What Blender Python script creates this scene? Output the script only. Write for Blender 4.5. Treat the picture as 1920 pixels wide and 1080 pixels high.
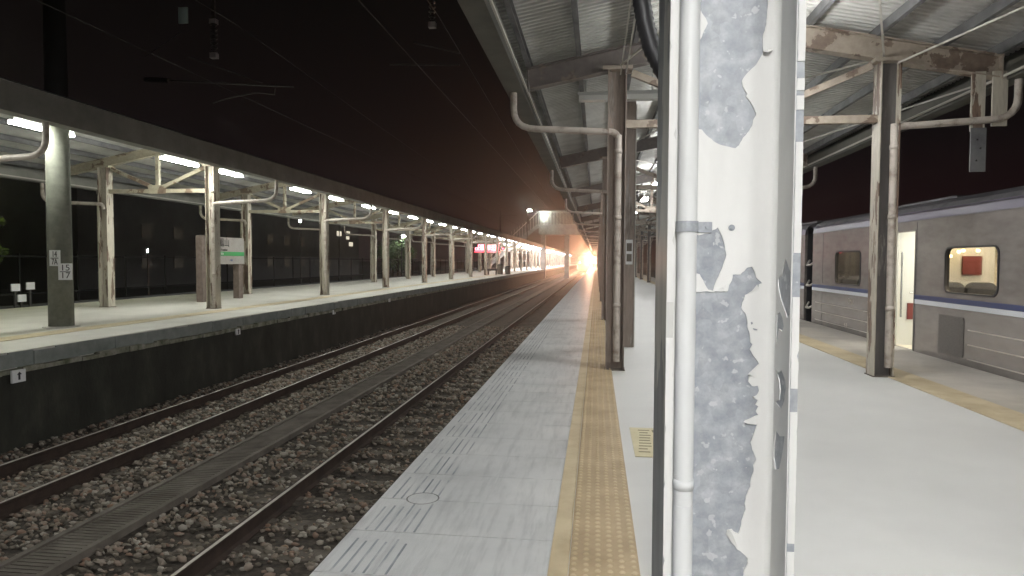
import bpy, bmesh, math, random
import numpy as np
from mathutils import Matrix, Vector
R = math.radians
random.seed(7); rng = np.random.default_rng(7)
S = bpy.context.scene
for o in list(bpy.data.objects): bpy.data.objects.remove(o)
C = S.collection
# ------------------------------------------------------------------ camera, sky, exposure
F = 1250.0                                   # focal length in pixels of the 1920 px wide photograph
PSI, PIT, ROL = R(7.2), R(2.32), R(0.26)
EYE = Vector((0, 0, 1.5))
RC = Matrix.Rotation(PSI, 3, 'Z') @ Matrix.Rotation(math.pi/2 - PIT, 3, 'X') @ Matrix.Rotation(ROL, 3, 'Z')
cd = bpy.data.cameras.new('camera'); cam = bpy.data.objects.new('camera', cd); C.objects.link(cam)
cd.sensor_width = 36; cd.lens = F/1920*36; cd.clip_start = .05; cd.clip_end = 2000
cam.matrix_world = Matrix.Translation(EYE) @ RC.to_4x4(); S.camera = cam
S.view_settings.view_transform = 'Standard'; S.view_settings.look = 'None'
S.view_settings.exposure = .85; S.view_settings.gamma = 1
S.render.engine = 'CYCLES'
S.cycles.max_bounces = 6; S.cycles.diffuse_bounces = 4; S.cycles.glossy_bounces = 3
S.cycles.transparent_max_bounces = 12; S.cycles.volume_bounces = 0
S.cycles.use_denoising = True; S.cycles.sample_clamp_indirect = 4
W = bpy.data.worlds.new("World"); S.world = W; W.use_nodes = True
nt = W.node_tree; bg = nt.nodes['Background']
tc = nt.nodes.new('ShaderNodeTexCoord'); sp = nt.nodes.new('ShaderNodeSeparateXYZ')
nt.links.new(tc.outputs['Generated'], sp.inputs[0])
rp = nt.nodes.new('ShaderNodeValToRGB'); nt.links.new(sp.outputs['Z'], rp.inputs[0])
cr = rp.color_ramp; cr.elements[0].position = 0; cr.elements[0].color = (.0072, .0026, .0031, 1)
cr.elements[1].position = .42; cr.elements[1].color = (.0010, .0011, .0010, 1)
e = cr.elements.new(.16); e.color = (.0026, .0017, .0018, 1)
nt.links.new(rp.outputs[0], bg.inputs[0]); bg.inputs[1].default_value = 1.0

def Yat(px, X):                              # distance along the track of a point with lateral X seen in column px
    u = (px-960)/F; c, s = math.cos(PSI), math.sin(PSI)
    return X*(c+u*s)/(u*c-s)
def onY(px, py, Y):
    d = RC @ Vector(((px-960)/F, -(py-540)/F, -1)); t = Y/d.y
    return EYE + d*t
def onX(px, py, X):
    d = RC @ Vector(((px-960)/F, -(py-540)/F, -1)); t = X/d.x
    return EYE + d*t

# ------------------------------------------------------------------ helpers
class MB:
    def __init__(s): s.v = []; s.f = []; s.sm = False
    def quadmesh(s, vs, fs):
        n = len(s.v); s.v += [tuple(v) for v in vs]; s.f += [tuple(n+i for i in f) for f in fs]; return s
    def box(s, x0, x1, y0, y1, z0, z1):
        return s.quadmesh([(x0,y0,z0),(x1,y0,z0),(x1,y1,z0),(x0,y1,z0),(x0,y0,z1),(x1,y0,z1),(x1,y1,z1),(x0,y1,z1)],
            [(0,3,2,1),(4,5,6,7),(0,1,5,4),(1,2,6,5),(2,3,7,6),(3,0,4,7)])
    def bar(s, a, b, w, h, up=(0,0,1)):      # rectangular bar from a to b
        a, b = Vector(a), Vector(b); d = (b-a).normalized(); up = Vector(up)
        if abs(d.dot(up)) > .99: up = Vector((0,1,0))
        sd = d.cross(up).normalized(); u = sd.cross(d)
        vs = [p + sd*(w/2*i) + u*(h/2*j) for p in (a, b) for i, j in ((-1,-1),(1,-1),(1,1),(-1,1))]
        return s.quadmesh(vs, [(0,1,2,3),(7,6,5,4),(0,4,5,1),(1,5,6,2),(2,6,7,3),(3,7,4,0)])
    def ibeam(s, a, b, w, h, tw=.012, tf=.016):
        a, b = Vector(a), Vector(b)
        d = (b-a).normalized(); sd = d.cross(Vector((0,0,1))).normalized(); u = sd.cross(d)
        s.bar(a+u*(h/2-tf/2), b+u*(h/2-tf/2), w, tf); s.bar(a-u*(h/2-tf/2), b-u*(h/2-tf/2), w, tf)
        s.bar(a, b, tw, h-2*tf); return s
    def tube(s, pts, r, n=8):
        pts = [Vector(p) for p in pts]; rr = r if isinstance(r, (list, tuple)) else [r]*len(pts)
        if not isinstance(r, (list, tuple)) and n > 6 and (pts[-1]-pts[0]).length > .08:
            e0, e1 = (pts[1]-pts[0]).normalized()*.0015, (pts[-2]-pts[-1]).normalized()*.0015
            pts = [pts[0], pts[0]+e0]+pts[1:-1]+[pts[-1]+e1, pts[-1]]; rr = [r]*len(pts)
        base = len(s.v); prev = None
        for i, p in enumerate(pts):
            d = (pts[min(i+1, len(pts)-1)] - pts[max(i-1, 0)]).normalized()
            if prev is None: x = d.orthogonal().normalized()
            else: x = (prev - d*prev.dot(d)).normalized()
            prev = x; y = d.cross(x)
            for k in range(n):
                a = 2*math.pi*k/n; s.v.append(tuple(p + (x*math.cos(a)+y*math.sin(a))*rr[i]))
        for i in range(len(pts)-1):
            for k in range(n):
                s.f.append((base+i*n+k, base+i*n+(k+1) % n, base+(i+1)*n+(k+1) % n, base+(i+1)*n+k))
        s.f.append(tuple(base+k for k in range(n))[::-1]); s.f.append(tuple(base+(len(pts)-1)*n+k for k in range(n)))
        return s
    def build(s, name, mat, parent=None, smooth=False):
        off = Vector(parent['_o']) if parent is not None else Vector((0,0,0))
        me = bpy.data.meshes.new(name)
        me.from_pydata([tuple(Vector(v)-off) for v in s.v], [], s.f); me.validate()
        o = bpy.data.objects.new(name, me); C.objects.link(o)
        if mat: me.materials.append(mat)
        if smooth:
            for p in me.polygons: p.use_smooth = len(p.vertices) == 4
        if parent is not None: o.parent = parent
        o['_o'] = tuple(off)
        return o
def arc(p0, p1, p2, n=6):                    # rounded corner (quadratic) between three points
    p0, p1, p2 = Vector(p0), Vector(p1), Vector(p2)
    return [p0*(1-t)**2 + p1*2*t*(1-t) + p2*t*t for t in [i/n for i in range(n+1)]]
def tag(o, label=None, cat=None, group=None, kind=None):
    if label: o['label'] = label
    if cat: o['category'] = cat
    if group: o['group'] = group
    if kind: o['kind'] = kind
    return o
def thing(name, loc, label, cat, group=None):
    o = bpy.data.objects.new(name, None); C.objects.link(o); o.location = loc; o['_o'] = tuple(loc)
    o.empty_display_size = .1
    return tag(o, label, cat, group)
def copy_tree(o, loc=None, parent=None, label=None, group=None):
    c = o.copy(); C.objects.link(c)
    if parent is not None: c.parent = parent
    if loc is not None: c.location = loc; c['_o'] = tuple(loc)
    if label: c['label'] = label
    if group: c['group'] = group
    for ch in [k for k in bpy.data.objects if k.parent == o]: copy_tree(ch, None, c)
    return c
def poly_sheet(outer, holes, to3, thick):    # flat sheet with holes; outer and holes are 2-D loops, to3 maps (a, b, t) to 3-D
    bm = bmesh.new(); edges = []
    for loop in [outer]+holes:
        vs = [bm.verts.new((p[0], p[1], 0)) for p in loop]
        edges += [bm.edges.new((vs[i], vs[(i+1) % len(vs)])) for i in range(len(vs))]
    bmesh.ops.triangle_fill(bm, edges=edges, use_beauty=True, use_dissolve=False)
    r = bmesh.ops.extrude_face_region(bm, geom=bm.faces[:])
    for g in r['geom']:
        if isinstance(g, bmesh.types.BMVert): g.co.z = thick
    bmesh.ops.recalc_face_normals(bm, faces=bm.faces[:])
    bm.verts.index_update()
    m = MB(); m.v = [tuple(to3(v.co.x, v.co.y, v.co.z)) for v in bm.verts]
    m.f = [tuple(v.index for v in f.verts) for f in bm.faces]; bm.free()
    return m
def rrect(a0, a1, b0, b1, r, n=5):
    out = []
    for cx, cy, t0 in ((a1-r, b1-r, 0), (a0+r, b1-r, 90), (a0+r, b0+r, 180), (a1-r, b0+r, 270)):
        for i in range(n+1):
            t = R(t0+90*i/n); out.append((cx+r*math.cos(t), cy+r*math.sin(t)))
    return out

# ------------------------------------------------------------------ materials
def mat(name, col, rough=.6, metal=0, emit=None, es=0, spec=.5):
    m = bpy.data.materials.new(name); m.use_nodes = True
    b = m.node_tree.nodes['Principled BSDF']
    b.inputs['Base Color'].default_value = (*col, 1); b.inputs['Roughness'].default_value = rough
    b.inputs['Metallic'].default_value = metal; b.inputs['Specular IOR Level'].default_value = spec
    if emit: b.inputs['Emission Color'].default_value = (*emit, 1); b.inputs['Emission Strength'].default_value = es
    return m
def N(m, t, **kw):
    n = m.node_tree.nodes.new(t)
    for k, v in kw.items():
        if hasattr(n, k): setattr(n, k, v)
        else: n.inputs[k].default_value = v
    return n
def L(m, a, b): m.node_tree.links.new(a, b)
def coords(m, scale=(1,1,1)):
    t = N(m, 'ShaderNodeTexCoord'); mp = N(m, 'ShaderNodeMapping'); mp.inputs['Scale'].default_value = scale
    L(m, t.outputs['Object'], mp.inputs[0]); return mp.outputs[0]
def ramp(m, src, stops):
    r = N(m, 'ShaderNodeValToRGB'); els = r.color_ramp.elements
    while len(els) < len(stops): els.new(.5)
    for e_, (p, c) in zip(els, stops): e_.position = p; e_.color = (*c, 1) if len(c) == 3 else c
    L(m, src, r.inputs[0]); return r
def noisy(name, stops, scale=6, detail=6, rough=.7, bump=.0, bscale=40, stretch=(1,1,1), metal=0, spec=.4, rvar=None):
    m = mat(name, (0,0,0), rough, metal, spec=spec); b = m.node_tree.nodes['Principled BSDF']
    co = coords(m, stretch)
    n = N(m, 'ShaderNodeTexNoise', Scale=scale, Detail=detail, Roughness=.62); L(m, co, n.inputs['Vector'])
    r = ramp(m, n.outputs[0], stops); L(m, r.outputs[0], b.inputs['Base Color'])
    if rvar:
        rr = ramp(m, n.outputs[0], [(.35, (rvar[0],)*3), (.65, (rvar[1],)*3)]); L(m, rr.outputs[0], b.inputs['Roughness'])
    if bump:
        n2 = N(m, 'ShaderNodeTexNoise', Scale=bscale, Detail=5); L(m, co, n2.inputs['Vector'])
        bp = N(m, 'ShaderNodeBump', Strength=bump, Distance=.01); L(m, n2.outputs[0], bp.inputs['Height']); L(m, bp.outputs[0], b.inputs['Normal'])
    return m
def peeling(name, paint, under, scale=3, thr=.52, stretch=(1,1,.35), rough=.55):
    m = mat(name, (0,0,0), rough); b = m.node_tree.nodes['Principled BSDF']
    co = coords(m, stretch)
    oi = N(m, 'ShaderNodeObjectInfo'); ml = N(m, 'ShaderNodeMath', operation='MULTIPLY'); ml.inputs[1].default_value = 90; L(m, oi.outputs['Random'], ml.inputs[0])
    av = N(m, 'ShaderNodeVectorMath', operation='ADD'); L(m, co, av.inputs[0]); L(m, ml.outputs[0], av.inputs[1]); co = av.outputs[0]
    n = N(m, 'ShaderNodeTexNoise', Scale=scale, Detail=9, Roughness=.6); L(m, co, n.inputs['Vector'])
    k = ramp(m, n.outputs[0], [(thr, (0,0,0)), (thr+.012, (1,1,1))])
    n2 = N(m, 'ShaderNodeTexNoise', Scale=scale*5, Detail=6); L(m, co, n2.inputs['Vector'])
    p = ramp(m, n2.outputs[0], [(.3, tuple(c*.78 for c in paint)), (.65, paint)])
    u = ramp(m, n2.outputs[0], [(.3, under[0]), (.7, under[1])])
    mx = N(m, 'ShaderNodeMix', data_type='RGBA'); L(m, k.outputs[0], mx.inputs[0]); L(m, p.outputs[0], mx.inputs[6]); L(m, u.outputs[0], mx.inputs[7])
    L(m, mx.outputs[2], b.inputs['Base Color'])
    bp = N(m, 'ShaderNodeBump', Strength=.5, Distance=.004, invert=True); L(m, k.outputs[0], bp.inputs['Height']); L(m, bp.outputs[0], b.inputs['Normal'])
    return m
def glow(name, col, s): return mat(name, (.8,.8,.8), .4, emit=col, es=s)

M = {}
M['paint'] = noisy('old_white_paint', [(.3, (.68,.68,.66)), (.62, (.80,.80,.78))], 5, 6, .45, .12, 60, (1,1,.3))
M['pipe_white'] = noisy('white_conduit_paint', [(.3, (.66,.67,.67)), (.6, (.76,.77,.77))], 8, 4, .4, .05, 50, (1,1,.3))
m = M['galv'] = mat('galvanised_steel', (0,0,0), .5, .1); b = m.node_tree.nodes['Principled BSDF']; co = coords(m)
v = N(m, 'ShaderNodeTexVoronoi', Scale=48); L(m, co, v.inputs['Vector'])
n = N(m, 'ShaderNodeTexNoise', Scale=22, Detail=7, Roughness=.65); L(m, co, n.inputs['Vector'])
n3 = N(m, 'ShaderNodeTexNoise', Scale=42, Detail=3); L(m, co, n3.inputs['Vector'])
r1 = ramp(m, n.outputs[0], [(.3, (.25,.275,.305)), (.5, (.34,.36,.39)), (.70, (.47,.49,.51))])
r2 = ramp(m, n3.outputs[0], [(.635, (0,0,0)), (.66, (1,1,1))])
mx = N(m, 'ShaderNodeMix', data_type='RGBA'); mx.inputs[7].default_value = (.50,.515,.53,1)
L(m, r2.outputs[0], mx.inputs[0]); L(m, r1.outputs[0], mx.inputs[6])
mx2 = N(m, 'ShaderNodeMix', data_type='RGBA', blend_type='OVERLAY'); mx2.inputs[0].default_value = .10
L(m, mx.outputs[2], mx2.inputs[6]); bw = N(m, 'ShaderNodeRGBToBW'); L(m, v.outputs['Color'], bw.inputs[0]); L(m, bw.outputs[0], mx2.inputs[7]); L(m, mx2.outputs[2], b.inputs['Base Color'])
M['peel_flange'] = peeling('peeling_grey_white_paint', (.66,.66,.63), ((.26,.28,.30), (.38,.40,.42)), 3.0, .47, (1,1,.4))
M['col'] = peeling('peeling_cream_paint_over_rust', (.50,.46,.38), ((.09,.06,.045), (.22,.15,.11)), 3.2, .54, (2,2,.35))
M['col_brown'] = peeling('brown_weathered_steel', (.29,.235,.20), ((.13,.10,.08), (.38,.35,.32)), 3.0, .56, (2,2,.3))
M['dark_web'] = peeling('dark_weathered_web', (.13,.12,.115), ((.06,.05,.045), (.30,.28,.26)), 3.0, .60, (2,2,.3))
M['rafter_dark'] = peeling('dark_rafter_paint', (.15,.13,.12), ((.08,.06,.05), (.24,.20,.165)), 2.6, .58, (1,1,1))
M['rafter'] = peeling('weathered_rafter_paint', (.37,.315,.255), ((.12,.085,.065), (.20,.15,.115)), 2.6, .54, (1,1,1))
M['rafter_l'] = peeling('cream_rafter_paint', (.42,.38,.28), ((.13,.09,.06), (.22,.16,.11)), 2.6, .54, (1,1,1))
M['purlin'] = noisy('dull_grey_purlin', [(.3, (.09,.09,.095)), (.7, (.19,.19,.19))], 3, 5, .6)
M['roof'] = noisy('weathered_roof_sheet', [(.28, (.36,.36,.34)), (.6, (.56,.56,.53))], 1.6, 8, .6, stretch=(1,1,1))
M['roof_top'] = noisy('dark_roof_sheet', [(.3, (.08,.09,.08)), (.7, (.13,.14,.13))], 2, 5, .6)
M['gutter'] = noisy('gutter_metal', [(.3, (.075,.075,.062)), (.7, (.12,.115,.095))], 2.2, 6, .6, .1, 20)
M['gutter_pale'] = noisy('pale_gutter_metal', [(.3, (.17,.17,.155)), (.7, (.26,.255,.23))], 2.2, 6, .6, .1, 20)
M['drain'] = noisy('rusty_cream_drain_pipe', [(.34, (.26,.21,.17)), (.50, (.50,.45,.40))], 5, 6, .5)
M['black'] = mat('black_rubber', (.02,.02,.022), .5)
M['night_dark'] = mat('night_dark_steel', (.012,.012,.012), .9, spec=.1)  # near-black colour standing for unlit steel on the upper mast and fence
M['dark'] = noisy('dark_steel', [(.3, (.03,.03,.03)), (.7, (.07,.065,.06))], 5, 4, .5)
M['rod'] = mat('white_bracing_rod', (.55,.53,.48), .5)
M['floor'] = noisy('pale_platform_concrete', [(.24, (.42,.42,.41)), (.34, (.53,.53,.52)), (.62, (.61,.61,.595))], .9, 10, .55, .12, 90, spec=.4, rvar=(.42, .6))
M['floor_l'] = noisy('warm_platform_concrete', [(.3, (.42,.405,.375)), (.62, (.53,.515,.475))], .7, 10, .65, .1, 60)
M['floor_r'] = noisy('worn_edge_concrete', [(.3, (.34,.32,.29)), (.62, (.47,.44,.40))], 1.5, 10, .6, .1, 60)
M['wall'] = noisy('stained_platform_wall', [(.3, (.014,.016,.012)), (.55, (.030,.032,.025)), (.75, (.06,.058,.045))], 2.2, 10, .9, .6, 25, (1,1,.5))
M['coping_dark'] = noisy('dark_coping_face', [(.3, (.16,.18,.17)), (.7, (.28,.30,.285))], 3, 8, .85, .3, 40)
M['ledge'] = noisy('mossy_ledge', [(.35, (.08,.09,.05)), (.5, (.22,.22,.17)), (.66, (.34,.33,.29))], 4, 8, .9, .4, 40)
m = M['edge'] = mat('grooved_edge_paving', (0,0,0), .5); b = m.node_tree.nodes['Principled BSDF']; co = coords(m)
n = N(m, 'ShaderNodeTexNoise', Scale=1.6, Detail=10, Roughness=.65); L(m, co, n.inputs['Vector'])
mp = N(m, 'ShaderNodeMapping'); mp.inputs['Scale'].default_value = (9, .8, 1); L(m, co, mp.inputs[0])
ns = N(m, 'ShaderNodeTexNoise', Scale=1.8, Detail=7, Roughness=.7); L(m, mp.outputs[0], ns.inputs['Vector'])
ra = ramp(m, n.outputs[0], [(.28, (.42,.43,.43)), (.45, (.51,.52,.52)), (.65, (.58,.585,.58))])
rs = ramp(m, ns.outputs[0], [(.36, (.62,.63,.65)), (.52, (1,1,1))])
mx = N(m, 'ShaderNodeMix', data_type='RGBA', blend_type='MULTIPLY'); mx.inputs[0].default_value = .5
L(m, ra.outputs[0], mx.inputs[6]); L(m, rs.outputs[0], mx.inputs[7]); L(m, mx.outputs[2], b.inputs['Base Color'])
M['joint'] = noisy('dirty_joint', [(.3, (.12,.12,.12)), (.7, (.30,.30,.29))], 4, 6, .9)
M['groove'] = noisy('dirty_groove', [(.35, (.17,.19,.21)), (.5, (.32,.34,.36)), (.58, (.50,.51,.51))], 1.6, 9, .8, stretch=(6,1,1))
M['tactile'] = noisy('tan_tactile_tile', [(.3, (.29,.215,.125)), (.62, (.41,.315,.19))], 2.5, 9, .55, .1, 60)
M['tactile_dots'] = noisy('worn_tactile_dots', [(.3, (.40,.315,.19)), (.62, (.53,.43,.28))], 2.5, 6, .6)
M['tactile_pale'] = noisy('pale_tactile_tile', [(.3, (.40,.32,.20)), (.62, (.54,.46,.31))], 2.5, 9, .6)
M['yellow_mark'] = noisy('faded_yellow_marking', [(.3, (.52,.46,.28)), (.62, (.62,.56,.36))], 4, 6, .6)
M['mark_ink'] = mat('olive_marking_ink', (.22,.20,.12), .7)
M['ground'] = noisy('dark_ballast_ground', [(.3, (.018,.015,.012)), (.5, (.045,.036,.028)), (.7, (.09,.075,.06))], 14, 12, .95, 1.0, 30)
M['far_ground'] = noisy('dark_earth', [(.3, (.012,.013,.012)), (.7, (.03,.03,.028))], .4, 8, .95)
m = M['stone'] = mat('ballast_stone', (0,0,0), .85); b = m.node_tree.nodes['Principled BSDF']
g = N(m, 'ShaderNodeNewGeometry')
ra = ramp(m, g.outputs['Random Per Island'], [(0, (.05,.043,.034)), (.3, (.14,.118,.09)), (.55, (.25,.215,.175)), (.72, (.22,.14,.10)), (.85, (.31,.28,.235)), (1, (.30,.28,.24))])
L(m, ra.outputs[0], b.inputs['Base Color'])
M['rail'] = noisy('rusty_rail_side', [(.3, (.022,.014,.011)), (.7, (.050,.032,.024))], 6, 6, .8)
M['railtop'] = noisy('worn_rail_head', [(.3, (.30,.27,.24)), (.7, (.48,.45,.41))], 3, 3, .42, metal=.8)
M['sleeper'] = noisy('concrete_sleeper', [(.3, (.06,.05,.04)), (.7, (.15,.13,.105))], 7, 8, .9, .3, 30)
M['trough'] = noisy('concrete_trough', [(.3, (.08,.068,.056)), (.7, (.17,.15,.13))], 3, 9, .9, .3, 40)
M['sign_white'] = mat('sign_white', (.78,.79,.79), .45)
M['board'] = noisy('dulled_sign_face', [(.3, (.27,.255,.24)), (.7, (.37,.355,.34))], 2, 5, .5)
M['sign_green'] = mat('sign_green', (.03,.30,.09), .4)
M['sign_black'] = mat('sign_black', (.02,.02,.025), .5)
M['sign_blue'] = mat('sign_blue_ink', (.05,.10,.30), .5)
M['sign_post'] = noisy('stone_clad_post', [(.3, (.12,.09,.075)), (.7, (.21,.165,.145))], 9, 6, .7)
M['pole'] = noisy('grey_concrete_pole', [(.3, (.12,.125,.10)), (.7, (.18,.185,.15))], 9, 6, .8, .1, 60)
m = M['body'] = mat('train_grey_body', (0,0,0), .27, .45); b = m.node_tree.nodes['Principled BSDF']; co = coords(m, (1,1,3))
n = N(m, 'ShaderNodeTexNoise', Scale=3, Detail=8); L(m, co, n.inputs['Vector'])
ra = ramp(m, n.outputs[0], [(.3, (.31,.28,.262)), (.65, (.40,.365,.345))]); L(m, ra.outputs[0], b.inputs['Base Color'])
M['train_dark'] = mat('train_dark_rubber', (.03,.03,.035), .5)
M['train_roof'] = noisy('train_roof', [(.3, (.10,.10,.11)), (.7, (.18,.17,.18))], 3, 5, .5, metal=.3)
M['train_blue'] = mat('train_blue_band', (.045,.06,.16), .35)
M['train_violet'] = mat('train_violet_band', (.085,.068,.12), .35)
M['train_white'] = mat('train_white_stripe', (.75,.77,.82), .35)
M['bead'] = mat('train_bead', (.62,.57,.52), .3, .2)
M['vent'] = noisy('train_vent', [(.3, (.11,.10,.095)), (.7, (.18,.165,.155))], 60, 2, .6)
M['cream'] = noisy('train_interior_cream', [(.3, (.58,.53,.42)), (.7, (.68,.63,.52))], 3, 3, .5)
M['iwhite'] = mat('train_interior_white', (.72,.73,.70), .4)
M['ired'] = mat('train_interior_red', (.17,.03,.028), .5)
M['seat'] = noisy('train_seat_fabric', [(.3, (.05,.055,.07)), (.7, (.10,.10,.12))], 20, 3, .8)
M['steel'] = mat('brushed_steel', (.6,.6,.6), .25, .9)
M['glass'] = m = bpy.data.materials.new('window_glass'); m.use_nodes = True; t = m.node_tree; t.nodes.clear()
o_ = t.nodes.new('ShaderNodeOutputMaterial'); a_ = t.nodes.new('ShaderNodeBsdfTransparent'); g_ = t.nodes.new('ShaderNodeBsdfGlossy')
g_.inputs['Roughness'].default_value = .03; a_.inputs[0].default_value = (.66,.63,.57,1)
f_ = t.nodes.new('ShaderNodeFresnel'); f_.inputs[0].default_value = 1.6; x_ = t.nodes.new('ShaderNodeMixShader')
x_.inputs[0].default_value = .14; t.nodes.remove(f_); t.links.new(a_.outputs[0], x_.inputs[1]); t.links.new(g_.outputs[0], x_.inputs[2]); t.links.new(x_.outputs[0], o_.inputs[0])
M['lampbody'] = mat('lamp_housing', (.45,.46,.44), .5)
LN, LL = 60.0, 62.0
M['tube'] = glow('fluorescent_tube', (1.0, 1.0, .985), LN)
M['tube_l'] = glow('greenish_fluorescent_tube', (.98, 1.0, .92), LL)
M['tube_back'] = glow('bright_tube_behind', (1, .99, .975), 225)
M['tube_far'] = glow('far_platform_tube', (1.0, .98, .97), LL*1.4)
M['led'] = glow('red_led', (1.0, .02, .05), 5)
M['led_w'] = glow('overbright_led_text', (1.0, .13, .17), 5)
M['street'] = glow('street_lamp_glow', (.86, 1.0, .90), 260)
M['head'] = glow('headlight_glow', (1.0, .74, .42), 2600)
M['orange'] = glow('orange_lamp_glow', (1.0, .45, .18), 60)
M['warm'] = glow('warm_glint_glow', (1.0, .72, .25), 14)
M['ceil'] = glow('train_ceiling_panel', (1.0, .90, .74), 26)
M['ceil_door'] = glow('vestibule_panel', (1.0, .96, .84), 8)
M['leaf'] = noisy('leaves', [(.3, (.035,.06,.02)), (.7, (.08,.12,.035))], 2, 2, .7)
M['bark'] = noisy('bark', [(.3, (.04,.03,.02)), (.7, (.09,.07,.05))], 8, 5, .9)
M['bldg'] = noisy('dark_render_wall', [(.3, (.05,.05,.055)), (.7, (.09,.09,.095))], .4, 5, .9)
M['bridge'] = noisy('footbridge_concrete', [(.3, (.22,.21,.20)), (.7, (.34,.33,.31))], 1.2, 6, .8)
M['win_lit'] = glow('lit_window', (1.0, .9, .7), .45)
M['insul'] = mat('porcelain_insulator', (.30,.28,.28), .3); M['tubing'] = mat('weathered_tubing', (.06,.06,.06), .6)
M['wire'] = mat('copper_wire', (.03,.028,.026), .6)

# ------------------------------------------------------------------ setting
def struct(o): o['kind'] = 'structure'; return o
g = MB(); g.quadmesh([(-900,-60,-1.16),(900,-60,-1.16),(900,1600,-1.16),(-900,1600,-1.16)], [(0,1,2,3)])
struct(g.build('ground', M['far_ground']))
g = MB(); g.box(-7.88, -1.30, -8, 300, -1.15, -1.085)
struct(g.build('ballast_bed', M['ground']))
g = MB(); g.box(5.33, 9.4, -8, 300, -1.15, -1.085)
struct(g.build('ballast_bed', M['ground']))
# near platform
YE = 262
g = MB(); g.box(-1.33, 5.33, -8, YE, -1.14, 0)
struct(g.build('platform', M['floor']))
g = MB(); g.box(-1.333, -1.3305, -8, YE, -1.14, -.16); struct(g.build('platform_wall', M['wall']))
g = MB()
y = -1.0
while y < 90:
    g.box(-1.334, -.222, y+.003, y+.497, .0, .008); y += .5
g.box(-1.334, -.222, 90, YE, .0, .008); g.box(-1.334, -.222, -8, -1, 0, .008)
struct(g.build('edge_paving', M['edge']))
g = MB()
for x in (-1.255, -1.20, -1.145, -1.09, -1.035, -.98):
    y = .5
    while y < 40:
        ln = random.uniform(.35, .48); g.box(x-.006, x+.006, y+.01, y+ln, .0085, .0095); y += .5
struct(g.build('edge_groove', M['groove']))
g = MB(); g.box(-.218, -.122, -8, YE, .0, .008); struct(g.build('tactile_border', M['tactile_pale']))
g = MB(); y = -.6
while y < 60:
    g.box(-.118, .222, y+.002, y+.298, .0, .010); y += .3
g.box(-.118, .222, 60, YE, 0, .010)
struct(g.build('tactile_strip', M['tactile'])); g = MB()
for iy in range(int(18/.06)):
    for ix in range(6):
        cx, cy = -.095+ix*.0585, 2.4+iy*.06
        n0 = len(g.v)
        for k in range(6):
            a = k*math.pi/3; g.v.append((cx+.017*math.cos(a), cy+.017*math.sin(a), .0098))
        for k in range(6):
            a = k*math.pi/3; g.v.append((cx+.011*math.cos(a), cy+.011*math.sin(a), .0155))
        for k in range(6): g.f.append((n0+k, n0+(k+1) % 6, n0+6+(k+1) % 6, n0+6+k))
        g.f.append(tuple(n0+6+k for k in range(6)))
struct(g.build('tactile_dots', M['tactile_dots']))
g = MB(); g.box(3.80, 4.22, -8, YE, 0, .009); struct(g.build('tactile_strip', M['tactile_pale']))
g = MB(); g.box(4.225, 5.332, -8, YE, 0, .007); struct(g.build('edge_paving', M['floor_r']))
# round cover in the edge paving
p = onY(793, 943, 4.0); cx, cy = -1.065, 4.02
th = thing('access_cover', (cx, cy, .008), 'small round metal cover set flush in the grey platform edge paving', 'cover')
g = MB(); g.tube([(cx,cy,.0082),(cx,cy,.0105)], .098, 24); g.build('lid', M['edge'], th)
g = MB(); n0 = 0
for k in range(24):
    a = 2*math.pi*k/24; b_ = 2*math.pi*(k+1)/24
    g.quadmesh([(cx+r_*math.cos(t_), cy+r_*math.sin(t_), .0112) for r_, t_ in ((.094,a),(.104,a),(.104,b_),(.094,b_))], [(0,1,2,3)])
g.build('rim', M['joint'], th)
# yellow floor notice
th = thing('floor_notice', (.40, 5.6, .0), 'faded yellow floor notice with short dark dashes beside the near column', 'floor notice')
g = MB(); g.box(.31, .56, 5.15, 6.05, .0, .004); g.build('panel', M['yellow_mark'], th)
g = MB()
for i in range(9):
    yy = 5.27+i*.085; x0 = .345+.006*i if i < 8 else .38
    g.box(x0, x0+random.uniform(.07, .11), yy, yy+.022, .0041, .0052)
g.box(.50, .53, 5.9, 5.98, .0041, .0052)
g.build('print', M['mark_ink'], th)

# left platform (raised 24 cm)
PL = .24
g = MB(); g.box(-14.75, -7.85, -8, YE+8, -1.14, PL); struct(g.build('platform', M['floor_l']))
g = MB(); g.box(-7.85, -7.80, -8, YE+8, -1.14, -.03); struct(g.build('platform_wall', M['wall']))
# worn ledge with an uneven front
g = MB(); y = -2.0
while y < YE:
    st = .35 if y < 60 else 6
    x1 = -7.75+random.uniform(-.03, .02); z1 = .03+random.uniform(-.025, .015)
    g.box(-7.85, x1, y, y+st, -.05, z1); y += st
struct(g.build('ledge', M['ledge']))
g = MB(); y = -2.0
while y < YE:
    st = .4 if y < 60 else 6
    g.box(-7.85, -7.822+random.uniform(-.012, .008), y, y+st, .02, PL-.012+random.uniform(-.02, .012)); y += st
struct(g.build('coping_face', M['coping_dark']))
g = MB(); g.box(-9.38, -8.96, -8, YE, PL, PL+.008); struct(g.build('tactile_strip', M['tactile_pale']))
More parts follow.
